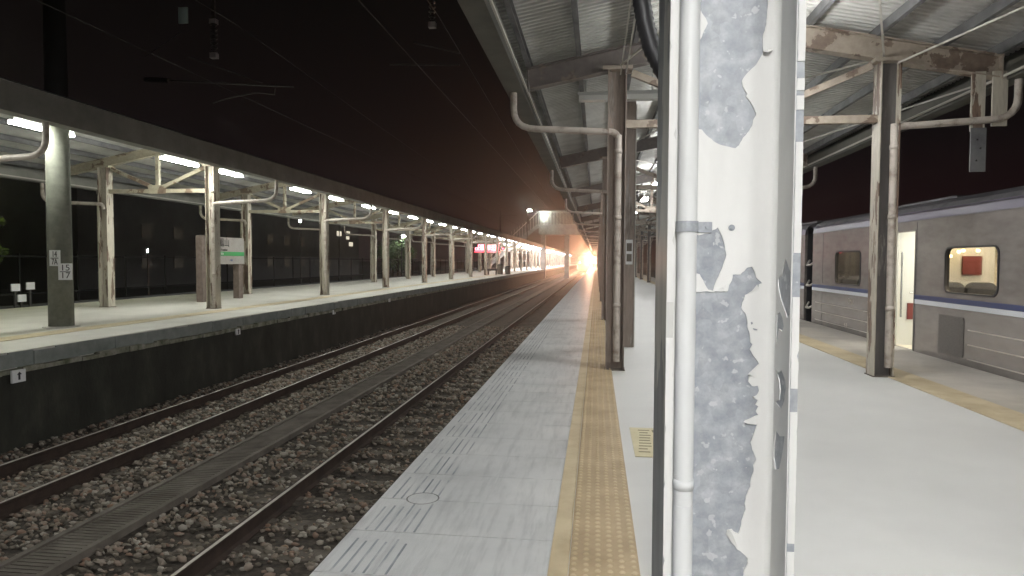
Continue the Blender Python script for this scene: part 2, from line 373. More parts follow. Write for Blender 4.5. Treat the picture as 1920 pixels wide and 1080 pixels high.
# ballast stones
def ico():
    bm = bmesh.new(); bmesh.ops.create_icosphere(bm, subdivisions=1, radius=1)
    v = np.array([v.co[:] for v in bm.verts]); f = np.array([[q.index for q in t.verts] for t in bm.faces]); bm.free(); return v, f
V0, F0 = ico(); NV = len(V0)
cnt = 38000
yy = 1.6+ 24*(rng.random(cnt)**1.5); xx = -1.42-6.3*rng.random(cnt)
ok = np.ones(cnt, bool)
RX = (-2.147, -3.214, -5.86, -6.93)
for rx in RX: ok &= np.abs(xx-rx) > .085
ok &= ~((xx > -4.90) & (xx < -4.31))
slp = (((xx > -4.0) & (np.mod(yy, .62) < .24)) & (rng.random(cnt) > .25)); ok &= ~slp
xx, yy = xx[ok], yy[ok]; cnt = len(xx)
sz = .013+.025*rng.random(cnt)**1.5; sz *= 1+.25*(yy > 12)
vs = np.empty((cnt, NV, 3))
for i in range(cnt):
    q = rng.normal(size=3); sc = sz[i]*np.array([1.25, .95, .7])*(.8+.5*rng.random(3))
    w = V0*(1+.18*rng.normal(size=(NV,1)))*sc
    a, b2 = rng.random(2)*6.283; ca, sa, cb, sb = math.cos(a), math.sin(a), math.cos(b2*.2), math.sin(b2*.2)
    w = w @ np.array([[ca,-sa,0],[sa,ca,0],[0,0,1]]) @ np.array([[1,0,0],[0,cb,-sb],[0,sb,cb]])
    vs[i] = w + np.array([xx[i], yy[i], -1.078+rng.random()*.018])
me = bpy.data.meshes.new('ballast_stones')
fs = (F0[None]+(np.arange(cnt)*NV)[:,None,None]).reshape(-1, 3)
me.vertices.add(cnt*NV); me.vertices.foreach_set('co', vs.reshape(-1))
me.loops.add(len(fs)*3); me.loops.foreach_set('vertex_index', fs.reshape(-1).astype('i4'))
me.polygons.add(len(fs)); me.polygons.foreach_set('loop_start', np.arange(len(fs), dtype='i4')*3)
me.update(calc_edges=True); me.materials.append(M['stone'])
o = bpy.data.objects.new('ballast_stones', me); C.objects.link(o)
tag(o, 'loose brown and grey crushed stones lying between the rails', 'ballast', kind='stuff')

# tracks
def track(xc, label, sleepers):
    th = thing('railway_track', (xc, 0, -1.085), label, 'railway track')
    for s in (-1, 1):
        x = xc+s*.5335
        g = MB(); prof = [(-.06,-1.085),(.06,-1.085),(.06,-1.072),(.012,-1.055),(.01,-.965),(.033,-.95),(.033,-.927),(-.033,-.927),(-.033,-.95),(-.01,-.965),(-.012,-1.055),(-.06,-1.072)]
        n_ = len(prof); g.v = [(x+a, y_, z) for y_ in (-8, 300) for a, z in prof]
        g.f = [(i, (i+1) % n_, n_+(i+1) % n_, n_+i) for i in range(n_)] + [tuple(range(n_))[::-1], tuple(range(n_, 2*n_))]
        r_ = g.build('rail', M['rail'], th)
        g = MB(); g.box(x-.006, x+.024, -8, 300, -.9268, -.922); g.build('running_surface', M['railtop'], r_)
    y = 1.0
    for i in range(sleepers):
        g = MB(); g.box(xc-1.0, xc+1.0, y, y+.23, -1.12, -1.071)
        for s in (-1, 1):
            for q in (-.1, .1): g.box(xc+s*.5335+q-.03, xc+s*.5335+q+.03, y+.06, y+.17, -1.07, -1.045)
        g.build('sleeper', M['sleeper'], th); y += .62
track(-2.68, 'near railway track running alongside the grey platform edge', 80)
track(-6.395, 'far railway track running below the opposite platform wall', 80)
track(6.95, 'railway track under the parked grey train on the right', 10)
th = thing('cable_trough', (-4.45, 0, -1.085), 'long pale ribbed concrete cable trough between the two tracks', 'cable trough')
g = MB()
for k in range(300): g.box(-4.80, -4.41, k*.90, k*.90+.893, -1.09, -1.034)
for k in range(700): g.box(-4.79, -4.42, k*.06, k*.06+.028, -1.034, -1.026)
g.build('cover_slabs', M['trough'], th)
g = MB(); g.box(-4.865, -4.803, -3, 250, -1.09, -1.012); g.box(-4.407, -4.35, -3, 250, -1.09, -1.012); g.build('side_wall', M['trough'], th)

# ------------------------------------------------------------------ near column (peeling paint)
XA, XB, YF, YB = .137, .387, 1.334, 1.584; TF, TW = .014, .009; YW = (YF+YB)/2-TW/2
ztop = 4.42 - .195*abs(.262-2)
th = thing('steel_column', ((XA+XB)/2, (YF+YB)/2, 0), 'nearest steel column with white paint peeling off grey metal and a white conduit pipe', 'column')
g = MB(); g.box(XA, XA+TF, YF, YB, 0, ztop); g.build('flange', M['peel_flange'], th)
g = MB(); g.box(XB-TF, XB, YF, YB, 0, ztop); g.build('flange', M['galv'], th)
g = MB(); g.box(XA+TF, XB-TF, YW, YW+TW, 0, ztop); web = g.build('web', M['galv'], th)
# paint film on the web: traced patches where it has come away
up = [(1290,-60),(1438,-60),(1440,0),(1437,45),(1430,70),(1431,96),(1428,104),(1415,124),(1400,138),(1391,152),(1392,160),(1398,172),(1401,177),(1398,180),(1406,190),(1413,202),(1418,215),(1412,225),(1410,236),(1402,248),(1393,258),(1386,272),(1379,278),(1366,275),(1352,272),(1338,265),(1324,253),(1316,243),(1290,243),(1290,80),(1314,73),(1320,58),(1327,44),(1320,30),(1314,20),(1290,18)]
leaf = [(1346,426),(1354,443),(1359,462),(1362,479),(1356,496),(1349,513),(1341,531),(1337,545),(1328,543),(1320,530),(1312,514),(1292,510),(1292,442),(1316,440),(1332,436)]
low = [(1290,550),(1320,546),(1338,548),(1341,546),(1362,547),(1366,536),(1372,526),(1374,515),(1388,515),(1396,508),(1401,502),(1410,500),(1413,506),(1418,520),(1424,526),(1429,531),(1423,533),(1422,542),(1412,546),(1397,553),(1392,567),(1390,577),(1398,588),(1401,600),(1401,612),(1406,628),(1407,642),(1411,646),(1406,655),(1414,669),(1423,682),(1421,687),(1404,700),(1403,716),(1410,724),(1421,723),(1423,733),(1417,743),(1412,746),(1421,750),(1416,758),(1422,762),(1417,771),(1422,778),(1397,788),(1394,791),(1407,795),(1420,796),(1414,812),(1407,830),(1413,848),(1418,862),(1412,872),(1413,884),(1408,897),(1407,913),(1398,931),(1396,944),(1398,956),(1392,972),(1388,990),(1384,1000),(1376,997),(1372,992),(1363,994),(1361,1003),(1374,1016),(1382,1030),(1392,1037),(1401,1046),(1402,1056),(1394,1072),(1390,1110),(1370,1180),(1270,1200),(1270,1000),(1296,960),(1293,935),(1300,882),(1290,860)]
jit = lambda pts: pts
def zsplit(pts):                              # subdivide long edges with small ragged jitter
    out = []
    for i, p in enumerate(pts):
        q = pts[(i+1) % len(pts)]; d = math.hypot(q[0]-p[0], q[1]-p[1]); out.append(p); k = int(d//7)
        if d < 60:
            for j in range(1, k+1):
                t_ = j/(k+1); out.append((p[0]+(q[0]-p[0])*t_+random.uniform(-.9,.9), p[1]+(q[1]-p[1])*t_+random.uniform(-.9,.9)))
    return out
YP = YW-.0025
def w2(pts): return [(onY(x, y, YP).x, onY(x, y, YP).z) for x, y in pts]
holes = [w2(zsplit(up)), w2(zsplit(leaf)), w2(zsplit(low)), w2([(1407,605),(1410,603),(1412,607),(1409,609)]), w2([(1411,615),(1420,617),(1419,620),(1413,619)])]
sheet = poly_sheet([(XA+TF+.001,.02),(XB-TF-.001,.02),(XB-TF-.001,ztop-.02),(XA+TF+.001,ztop-.02)], holes, lambda a, b, t: (a, YP+.0022-t, b), .0032)
sheet.build('paint_film', M['paint'], web)
# rolled fillets between web and flanges
for xc_, sx_ in ((XB-TF-.0003, -1), (XA+TF+.0003, 1)):
    g = MB(); rf_ = .017; ctr = (xc_+sx_*rf_, YW-.0028-rf_); ring = [(xc_, YW-.0028)]
    for k in range(7):
        a_ = math.pi/2*k/6; ring.append((ctr[0]-sx_*rf_*math.cos(a_), ctr[1]+rf_*math.sin(a_)))
    n_ = len(ring); g.v = [(a_, b_, z) for z in (.02, ztop-.02) for a_, b_ in ring]
    g.f = [(i, (i+1) % n_, n_+(i+1) % n_, n_+i) for i in range(n_)]+[tuple(range(n_))[::-1], tuple(range(n_, 2*n_))]
    g.build('fillet', M['paint'], web)
# inner face of the right flange
XI = XB-TF-.0022
fl = [[(1462,482),(1466,492),(1468,500),(1472,510),(1472,560),(1470,590),(1466,596),(1460,580),(1453,560),(1449,540),(1448,522),(1455,515)],
      [(1446,590),(1452,584),(1457,596),(1459,612),(1456,622),(1450,616),(1448,630),(1447,650),(1444,634),(1442,606)],
      [(1442,690),(1449,700),(1455,694),(1462,712),(1463,728),(1460,752),(1454,768),(1445,756),(1441,752),(1450,750),(1452,730),(1450,712)],
      [(1444,806),(1452,818),(1461,818),(1458,842),(1451,879),(1443,880),(1434,850),(1437,830)],
      [(1436,20),(1440,8),(1447,30),(1450,60),(1446,92),(1440,95)]]
def x2(pts):
    out = []
    for x, y in pts:
        p = onX(x+10, y, XI); out.append((min(max(p.y, YF+.004), YW-.0195), p.z))
    return out
sheet = poly_sheet([(YF+.001,.02),(YW-.001,.02),(YW-.001,ztop-.02),(YF+.001,ztop-.02)], [x2(q) for q in fl[:4]], lambda a, b, t: (XI+.0022-t, a, b), .0022)
ri = [k for k in bpy.data.objects if k.parent == th and k.name.startswith('flange')][1]
sheet.build('paint_film', M['paint'], ri)
# front edges of both flanges: broken strips of paint
def strips(x0, x1, spans, par):
    g = MB()
    for a, b in spans:
        za, zb = onY(1400, a, YF).z, onY(1400, b, YF).z; n_ = max(2, int(abs(za-zb)/.012)); 
        zs = [zb+(za-zb)*i/n_ for i in range(n_+1)]; l = len(g.v)
        for i, z in enumerate(zs):
            j = random.uniform(0, .0007) + (random.uniform(0, .003) if random.random() < .02 else 0)
            k = random.uniform(0, .0007) + (random.uniform(0, .005) if random.random() < .04 else 0)
            g.v += [(x0+j, YF-.0025, z), (x1-k, YF-.0025, z), (x1-k, YF, z), (x0+j, YF, z)]
        for i in range(n_):
            q = l+i*4
            for u in range(4): g.f.append((q+u, q+(u+1) % 4, q+4+(u+1) % 4, q+4+u))
        g.f += [(l,l+3,l+2,l+1), (l+n_*4, l+n_*4+1, l+n_*4+2, l+n_*4+3)]
    g.build('edge_paint', M['paint'], par)
lf = [k for k in bpy.data.objects if k.parent == th and k.name.startswith('flange')][0]
strips(XA, XA+TF, [(-1400, 568), (636, 2600)], lf)
strips(XB-TF, XB, [(-1400, 118), (150, 172), (182, 208), (268, 474), (556, 726), (770, 1014), (1030, 2600)], ri)
# curled flakes of paint
g = MB()
def flake(pts, lift):
    n0 = len(g.v)
    for x, y, l_ in pts:
        q = onY(x, y, YP-l_*lift); g.v.append(tuple(q))
    for x, y, l_ in pts:
        q = onY(x, y, YP-l_*lift+.001); g.v.append(tuple(q))
    k = len(pts); g.f.append(tuple(range(n0, n0+k))); g.f.append(tuple(range(n0+k, n0+2*k))[::-1])
    for i in range(k): g.f.append((n0+i, n0+(i+1) % k, n0+k+(i+1) % k, n0+k+i))
flake([(1442,5,0),(1437,60,.6),(1431,96,1),(1440,95,1),(1449,40,.4)], .012)
flake([(1431,96,1),(1440,99,1.4),(1452,90,1),(1440,92,.7)], .010)
flake([(1395,791,1),(1422,778,0),(1423,797,0),(1402,795,.8)], .008)
flake([(1361,1000,.4),(1366,992,1),(1375,1004,.9),(1384,1030,0),(1372,1018,.2)], .010)
flake([(1422,682,0),(1402,702,1),(1421,710,0)], .006)
flake([(1411,744,.7),(1421,740,0),(1421,750,0)], .006)
flake([(1340,545,0),(1365,546,0),(1368,530,0),(1354,538,.6)], .004)
flake([(1398,553,.2),(1424,545,0),(1420,533,.8),(1410,545,.6)], .005)
g.build('paint_flake', M['paint'], web)
# conduit pipe with clamp, coupling and a screw head in the web
pc = (.1865, YW-.027); pr = .0205
g = MB(); g.tube([(pc[0], pc[1], z) for z in (0, .9, .988)], pr+.0004, 20); g.tube([(pc[0], pc[1], z) for z in (.985, ztop-.1)], pr, 20)
pipe = g.build('conduit', M['pipe_white'], th, True)
zc = onY(1280, 903, pc[1]-pr).z
g = MB(); g.tube([(pc[0], pc[1], zc-.022), (pc[0], pc[1], zc)], pr+.0010, 20); g.build('coupling', M['pipe_white'], pipe, True)
zc = onY(1300, 425, YW-.03).z
g = MB()
for k in range(9):
    a0, a1 = math.pi+k*math.pi/9, math.pi+(k+1)*math.pi/9
    if True:
        rr_ = pr+.0028
        q = [(pc[0]+rr_*math.cos(a), pc[1]+rr_*math.sin(a)) for a in (a0, a1)]
        q2 = [(pc[0]+(pr+.0005)*math.cos(a), pc[1]+(pr+.0005)*math.sin(a)) for a in (a0, a1)]
        g.quadmesh([(q[0][0],q[0][1],zc-.011),(q[1][0],q[1][1],zc-.011),(q[1][0],q[1][1],zc+.011),(q[0][0],q[0][1],zc+.011),
                    (q2[0][0],q2[0][1],zc-.011),(q2[1][0],q2[1][1],zc-.011),(q2[1][0],q2[1][1],zc+.011),(q2[0][0],q2[0][1],zc+.011)],
                   [(0,1,2,3),(4,7,6,5),(0,4,5,1),(3,2,6,7)])
g.box(pc[0]+pr, pc[0]+pr+.034, YW-.006, YW-.0028, zc-.011, zc+.011)
g.box(pc[0]+pr, pc[0]+pr+.0028, YW-.027, YW-.006, zc-.011, zc+.011)
g.tube([(pc[0]+pr+.024, YW-.006, zc), (pc[0]+pr+.024, YW-.0095, zc)], .0042, 10)
g.build('clamp', M['galv'], pipe)
q = onY(1372, 427, YW-.006)
g = MB(); g.tube([(q.x, YW-.0025, q.z), (q.x, YW-.0065, q.z)], .0066, 14); g.tube([(q.x, YW-.0065, q.z), (q.x, YW-.010, q.z)], .0030, 6)
g.build('screw_head', M['galv'], web)
# black hose beside the head of the near column
th = thing('hose', tuple(onY(1240, 120, 1.62)), 'thick black ribbed hose hanging at the top beside the nearest column', 'hose')
pts = [onY(x, y, 1.62) for x, y in ((1192,-260),(1196,-100),(1203,0),(1210,45),(1222,90),(1243,132),(1262,150))]
fine = []
for i in range(len(pts)-1):
    for k in range(8): fine.append(pts[i].lerp(pts[i+1], k/8))
g = MB(); g.tube(fine, [.0225 if i % 2 else .0198 for i in range(len(fine))], 12); g.build('ribbed_tube', M['black'], th, True)

# ------------------------------------------------------------------ generic H column
def hcolumn(x, y, z0, z1, label, mt, group=None, w=.25, webm=None, pipe=None):
    th = thing('steel_column', (x, y, z0), label, 'column', group)
    g = MB(); g.box(x-w/2, x-w/2+.014, y-w/2, y+w/2, z0, z1); g.build('flange', mt, th)
    g = MB(); g.box(x+w/2-.014, x+w/2, y-w/2, y+w/2, z0, z1); g.build('flange', mt, th)
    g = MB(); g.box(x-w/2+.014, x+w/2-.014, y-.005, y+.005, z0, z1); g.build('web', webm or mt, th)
    g = MB(); g.box(x-w/2-.015, x+w/2+.015, y-w/2-.015, y+w/2+.015, z0, z0+.012)
    g.build('base_plate', M['trough'], th)
    if pipe:
        px_, py_, pz_ = pipe
        g = MB(); g.tube([(px_, py_, z0+.12), (px_, py_, pz_)], .05, 12)
        for zz in (.9, 2.1, 3.0): g.tube([(px_, py_, z0+zz-.03), (px_, py_, z0+zz+.03)], .056, 12)
        g.build('downpipe', M['drain'], th, True)
    return th
BAY = 7.9; RY = [1.459+BAY*k for k in range(0, 32)]
ords = ['', 'first', 'second', 'third', 'fourth', 'fifth', 'sixth', 'seventh']
RB = lambda x: 4.46-.195*abs(x-2.0)           # underside of the rafters, near canopy
proto = {}
for k, y in enumerate(RY):
    for row, x in (('left', .262), ('right', 3.75)):
        if k == 0 and row == 'left': continue
        if k > 7:
            lab = 'distant rusty steel column in a long row under the near canopy'; grp = 'distant columns under the near canopy'
        elif k == 0: lab = 'right row steel column standing level with the nearest peeling column'; grp = 'columns under the near canopy'
        else:
            lab = f'{"brown rusty" if row=="left" else "cream and grey"} steel column with downpipe, {ords[k]} beyond the peeling column in the {row} row'; grp = 'columns under the near canopy'
        if (row, 1) in proto and k > 1:
            c = copy_tree(proto[(row, 1)], (x, y, 0), None, lab, grp)
        else:
            pp = (x+.02, y-.075, 3.22) if row == 'left' else (x+.075, y-.075, 3.30)
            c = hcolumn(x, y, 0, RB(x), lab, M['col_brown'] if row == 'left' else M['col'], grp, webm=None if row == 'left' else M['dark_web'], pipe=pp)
            if k == 1: proto[(row, 1)] = c
# extra brown post behind the first column
xs, ys = .565, 11.9
th = thing('steel_post', (xs, ys, 0), 'brown square post with a white notice just behind the first left row column', 'post')
g = MB(); g.box(xs-.09, xs+.09, ys-.09, ys+.09, 0, RB(xs)+.1); g.build('shaft', M['col_brown'], th)
g = MB(); g.box(xs+.091, xs+.105, ys-.12, ys+.12, 0, 4.2); g.build('edge_strip', M['rod'], th)
g = MB(); g.box(xs-.06, xs+.06, ys-.097, ys-.0905, 1.45, 1.88); nb = g.build('notice', M['sign_white'], th)
g = MB(); g.box(xs-.045, xs+.045, ys-.1, ys-.0975, 1.50, 1.63); g.box(xs-.045, xs+.045, ys-.1, ys-.0975, 1.68, 1.82); g.build('print', M['trough'], nb)

# ------------------------------------------------------------------ near canopy
def canopy(name, label, xl, xr, xm, zb, slope, rows, ys, y0, y1, purl, mr, msheet, beamh, zt, corr, skipdrain, ydr, zgut, fascia):
    """gable canopy; zb = rafter underside at the ridge"""
    u = lambda x: zb-slope*abs(x-xm)
    th = thing(name, (xm, ys[0], zt), label, 'canopy')
    for x in purl:
        z = u(x)+beamh
        g = MB(); g.box(x-.03, x+.03, y0, y1, z-.005, z+.012); g.box(x-.03, x-.022, y0, y1, z+.012, z+.11); g.box(x-.03, x+.03, y0, y1, z+.11, z+.118)
        g.build('purlin', M['purlin'], th)
    # roof sheet with real corrugations
    g = MB(); prof = []
    y = y0
    while y < corr: prof += [(y, 0), (y+.045, 0), (y+.055, .022), (y+.10, .022)]; y += .11
    prof += [(y, 0), (y1, 0)]
    for side in (xl, xr):
        n0 = len(g.v)
        for yy_, dz in prof:
            g.v.append((side, yy_, u(side)+beamh+.135+dz)); g.v.append((xm, yy_, u(xm)+beamh+.135+dz))
        for i in range(len(prof)-1): g.f.append((n0+2*i, n0+2*i+1, n0+2*i+3, n0+2*i+2))
    g.build('roof_sheet', msheet, th)
    g = MB()
    for side in (xl, xr):
        s_ = 1 if side > xm else -1
        g.quadmesh([(side+s_*.02, y0, u(side)+beamh+.165), (xm, y0, u(xm)+beamh+.165), (xm, y1, u(xm)+beamh+.165), (side+s_*.02, y1, u(side)+beamh+.165)], [(0,1,2,3)])
    g.build('roof_cladding', M['roof_top'], th)
    for side in (xl, xr):
        s_ = 1 if side > xm else -1
        xi, xo = side-s_*.20, side+s_*.04
        g = MB(); g.box(min(xi,xo), max(xi,xo), y0, y1, zgut, zgut+.012)
        g.box(min(xo,xo-s_*.012), max(xo,xo-s_*.012), y0, y1, zgut+.012, zgut+fascia)
        g.box(min(xi,xi+s_*.012), max(xi,xi+s_*.012), y0, y1, zgut+.012, zgut+.22)
        g.build('gutter', M['gutter'] if mr is M['rafter'] else M['gutter_pale'], th)
        g = MB(); g.box(min(xi-s_*.03,xi-s_*.05), max(xi-s_*.03,xi-s_*.05), y0, y1, zgut+.03, zgut+.06); g.build('gutter_trim', M['rod'], th)
    first = None
    for k, y in enumerate(ys):
        if first is None or k == 1:
            parts = []
            def P(nm, mb, m_, sm=False):
                o_ = mb.build(nm, m_, th, sm); parts.append(o_)
            g = MB(); g.ibeam((xl+.26, y, u(xl+.26)+beamh/2), (xm, y, u(xm)+beamh/2), .16, beamh)
            g.box(xl+.25, xl+.262, y-.085, y+.085, u(xl+.26)-.01, u(xl+.26)+beamh+.01)
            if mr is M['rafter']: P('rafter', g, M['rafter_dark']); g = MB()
            g.ibeam((xr-.26, y, u(xr-.26)+beamh/2), (xm, y, u(xm)+beamh/2), .16, beamh)
            g.box(xr-.262, xr-.25, y-.085, y+.085, u(xr-.26)-.01, u(xr-.26)+beamh+.01)
            P('rafter', g, mr)
            g = MB(); g.box(rows[0]+.125, rows[1]-.125, y-.05, y+.05, zt, zt+.10); P('tie_beam', g, mr)
            g = MB(); g.box(xm-.045, xm+.045, y-.045, y+.045, zt+.10, u(xm)+.02); g.box(xm-.25, xm+.25, y-.056, y-.0505, zt-.02, zt+.2); P('king_post', g, mr)
            for s_, xr_ in ((-1, rows[0]), (1, rows[1])):
                g = MB(); g.bar((xm+s_*.06, y, zt+.12), (xr_-s_*.2, y, u(xr_)-.05), .07, .09); P('strut', g, mr)
                g = MB(); g.box(xr_-.2, xr_+.2, y-.13, y+.13, u(xr_)-.02, u(xr_)+.03); P('bearing_plate', g, mr)
            if not (skipdrain and k == 0):
                for side, xr_, yo in ((xl, rows[0], ydr[0]), (xr, rows[1], ydr[1])):
                    s_ = 1 if side > xm else -1; xg = side-s_*.06; xe = xr_+ (.02 if s_ < 0 else .075)
                    zz = zgut-.50
                    pts = [(xg, y+yo, zgut+.02)]+arc((xg, y+yo, zz+.28), (xg, y+yo, zz+.02), (xg-s_*.30, y+yo, zz))+arc((xe+s_*.12, y+yo, zz-.06), (xe, y+yo, zz-.06), (xe, y+yo, zz-.2))
                    g = MB(); g.tube(pts, .046, 10); P('drain_pipe', g, M['drain'], True)
            if k == 1 or not skipdrain: first = (y, parts)
        else:
            for o_ in first[1]:
                c = o_.copy(); C.objects.link(c); c.parent = th; c.location.y += y-first[0]
    return th
near = canopy('platform_canopy', 'near station canopy of weathered corrugated sheet on rusty rafters over the grey platform', -1.22, 5.35, 2.0, 4.46, .195, (.262, 3.75),
       RY, -7, YE-8, (-.95, -.27, .5, 1.25, 1.93, 2.75, 3.6, 4.4, 5.05), M['rafter'], M['roof'], .29, 3.33, 34, True, (-.075, -.075), 3.83, .42)
# bracing rods in the roof plane
g = MB()
for k in range(0, 8):
    y0_, y1_ = RY[k], RY[k+1]
    for a, b in (((.3, y0_), (3.7, y1_)), ((3.7, y0_), (.3, y1_))):
        mid = (2.0, (a[1]+b[1])/2)
        za, zb_, zm = RB(a[0])+.05, RB(b[0])+.05, RB(2.0)+.05
        g.bar((a[0], a[1], za), (mid[0], mid[1], zm), .022, .022); g.bar((mid[0], mid[1], zm), (b[0], b[1], zb_), .022, .022)
    g.bar((5.0, y0_+.2, RB(5)-.02), (3.8, y1_-.2, RB(3.8)-.06), .02, .02)
g.build('bracing_rod', M['rod'], near)

g = MB()
for dx in (0, .07): g.bar((.30+dx, 9.2, 4.02), (.38+dx, 1.6, 4.50), .018, .018)
g.build('bracing_rod', M['rod'], near)
th = thing('ceiling_lamp', (.34, 11.1, 4.15), 'unlit white ceiling lamp set crosswise behind the first left row column', 'lamp')
g = MB(); g.box(-.33, 1.0, 11.0, 11.2, 4.20, 4.25); g.tube([(-.2, 11.1, 4.25), (-.2, 11.1, 4.5)], .012, 6); g.tube([(.87, 11.1, 4.25), (.87, 11.1, 4.6)], .012, 6); g.build('housing', M['lampbody'], th)
g = MB(); g.box(-.31, .98, 11.02, 11.18, 4.12, 4.199); g.build('cover', M['iwhite'], th)
# lamps
def lamp(x, y, z, ln, label, tm, group, src=None, hw=.11):
    if src is not None: return copy_tree(src, (x, y, z), None, label, group)
    th = thing('ceiling_lamp', (x, y, z), label, 'lamp', group)
    g = MB(); g.box(x-.05, x+.05, y-ln/2, y+ln/2, z+.03, z+.10)
    for s_ in (-.35, .35): g.tube([(x, y+s_*ln, z+.10), (x, y+s_*ln, z+.42)], .012, 6)
    g.build('housing', M['lampbody'], th)
    g = MB(); g.box(x-hw, x+hw, y-ln/2+.03, y+ln/2-.03, z-.02, z+.029); g.build('tube', tm, th)
    return th
src = None; LY = [-2.4, 2.8, 8.0, 13.2, 18.4, 23.6, 28.8]+[28.8+7.8*i for i in range(1, 28)]
for i, y in enumerate(LY):
    far = i > 7
    lab = 'distant small ceiling lamp under the near canopy ridge' if far else f'white ceiling lamp under the near canopy ridge, {["hidden behind the camera","nearest overhead","nearest ahead","third","fourth","fifth","sixth","seventh"][i]}'
    l_ = lamp(2.0, y, 4.12, 1.25, lab, M['tube'], 'lamps under the near canopy', src)
    if src is None: src = l_

l_ = lamp(-.1, -3.3, 3.72, 1.6, 'unseen white lamp added behind the camera to light the nearest column', M['tube_back'], 'lamps under the near canopy')  # added out of view, stronger than the row, to brighten the near column
# ------------------------------------------------------------------ left platform canopy, columns, lamps
LYs = [16.1+7.1*k for k in range(-2, 34)]
LB = lambda x: 4.20-.195*abs(x+11.3)
src2 = {}
for k, y in enumerate(LYs):
    for row, x in (('front', -9.8), ('back', -12.8)):
        kk = k-1
        if kk < 1: lab = f'cream steel column of the opposite platform {row} row left of the frame'; grp = 'unseen opposite columns'
        elif kk > 7: lab = 'distant steel column of the opposite platform'; grp = 'distant columns of the opposite platform'
        else: lab = f'cream rusty steel column on the opposite platform, {ords[kk]} from the left in the {row} row'; grp = 'columns of the opposite platform'
        if kk < 1 and row == 'back' and k == 0: pass
        if row in src2: copy_tree(src2[row], (x, y, PL), None, lab, grp)
        else: src2[row] = hcolumn(x, y, PL, LB(x), lab, M['col'], grp, pipe=(x+(.075 if row == 'front' else -.19), y-(.1 if row == 'front' else .0), 2.95))
canopy('platform_canopy', 'opposite station canopy with grey fascia and cream rafters beyond the tracks', -14.6, -7.95, -11.3, 4.20, .195, (-12.8, -9.8),
       LYs, -3, YE+2, (-14.3, -13.6, -12.9, -12.1, -11.37, -10.5, -9.7, -8.95, -8.3), M['rafter_l'], M['roof'], .22, 3.22, 12, False, (-.1, -.1), 3.50, .40)
s3 = None
for i in range(26):
    y = ([3.9, 7.9, 11.0, 15.0, 17.1, 21.6, 24.6]+[28.4+3.55*q_ for q_ in range(30)])[i]; far = y > 85
    if far and s3 is not None and i >= 0: pass
    if y < 85:
        lab = 'greenish opposite canopy lamp, ' + ['first outside the frame at left', 'second outside the frame at left', 'nearest in view, beside the grey mast', 'second in view, left of the first front column', 'third in view, right of the first front column', 'fourth in view counting from the left', 'fifth in view counting from the left', 'sixth in view counting from the left', 'seventh in view counting from the left', 'eighth in view counting from the left', 'ninth in view counting from the left', 'tenth in view counting from the left', 'eleventh in view counting from the left', 'twelfth in view counting from the left', 'thirteenth in view counting from the left', 'fourteenth in view counting from the left', 'fifteenth in view counting from the left', 'sixteenth in view counting from the left', 'seventeenth in view counting from the left', 'eighteenth in view counting from the left', 'nineteenth in view counting from the left', 'twentieth in view counting from the left', 'last before the brilliantly lit end'][min(i, 22)]
        l_ = lamp(-9.95, y, 3.84, 1.35, lab, M['tube_l'], 'lamps under the opposite canopy', s3, .075)
        if s3 is None: s3 = l_
s4 = None
for i in range(34):
    y = 88+5.2*i
    for x in (-9.95, -12.2):
        l_ = lamp(x, y, 3.72, 2.6, 'bright white lamp in the brilliantly lit far end of the opposite canopy', M['tube_far'], 'lamps at the far end of the opposite canopy', s4)
        if s4 is None: s4 = l_

# round grey pole (overhead line mast) with two number plates
ym = Yat(113, -9.85); xm_ = -9.85
th = thing('overhead_line_mast', (xm_, ym, PL), 'thick round grey mast with two white number plates on the opposite platform', 'mast')
g = MB(); g.tube([(xm_, ym, PL), (xm_, ym, 4.25)], [.205, .188], 24); g.build('shaft', M['pole'], th, True)
g = MB(); g.tube([(xm_, ym, 4.25), (xm_, ym, 8.2)], [.187, .165], 24); g.build('upper_shaft', M['night_dark'], th, True)  # mast above the roof, its night shade put into the colour
g = MB(); g.tube([(xm_, ym, PL), (xm_, ym, PL+.02)], .30, 20); g.build('footing', M['floor_l'], th)
yb = ym
g = MB()
for dz in (6.55, 7.15): g.bar((xm_, yb, dz), (4.2, yb, dz), .08, .08)
for i in range(15):
    g.bar((xm_+i*.95, yb, 6.55 if i % 2 else 7.15), (xm_+(i+1)*.95, yb, 7.15 if i % 2 else 6.55), .04, .04)
g.build('portal_beam', M['dark'], th)
for xw, dz in ((-6.75, 0), (-2.8, .38)):
    g = MB(); g.bar((xw, yb, 6.5), (xw, yb, 5.68+dz), .06, .06); g.build('drop_arm', M['dark'], th)
    g = MB(); g.tube([(xw, yb, 5.66+dz-.02*i) for i in range(26)], [.06 if i % 4 < 2 else .03 for i in range(26)], 8)
    ins = g.build('insulator', M['black'], th)
    g = MB(); g.box(xw-.06, xw+.06, yb-.05, yb+.05, 5.66+dz, 5.74+dz); g.build('end_cap', M['insul'], ins); g = MB(); g.box(xw-.06, xw+.06, yb-.05, yb+.05, 5.06+dz, 5.15+dz); g.build('end_cap', M['insul'], ins)
def Q(px, py): q = onY(px, py, yb); return tuple(q)
g = MB(); g.tube([Q(318,151), Q(550,163)], .016, 6); g.tube([Q(352,106), Q(492,155)], .012, 6)
g.tube([Q(400,193), Q(440,181), Q(480,174), Q(515,177), Q(516,166)], .012, 6); g.tube([Q(340,60), Q(270,108)], .008, 6)
g.build('cantilever', M['tubing'], th)
g = MB(); g.tube([Q(272,149), Q(316,151)], [.05, .05], 8); g.build('insulator', M['black'], th)
g = MB(); g.tube([Q(730,121), Q(862,122)], .016, 6); g.tube([Q(775,80), Q(862,100)], .012, 6); g.build('cantilever', M['dark'], th)
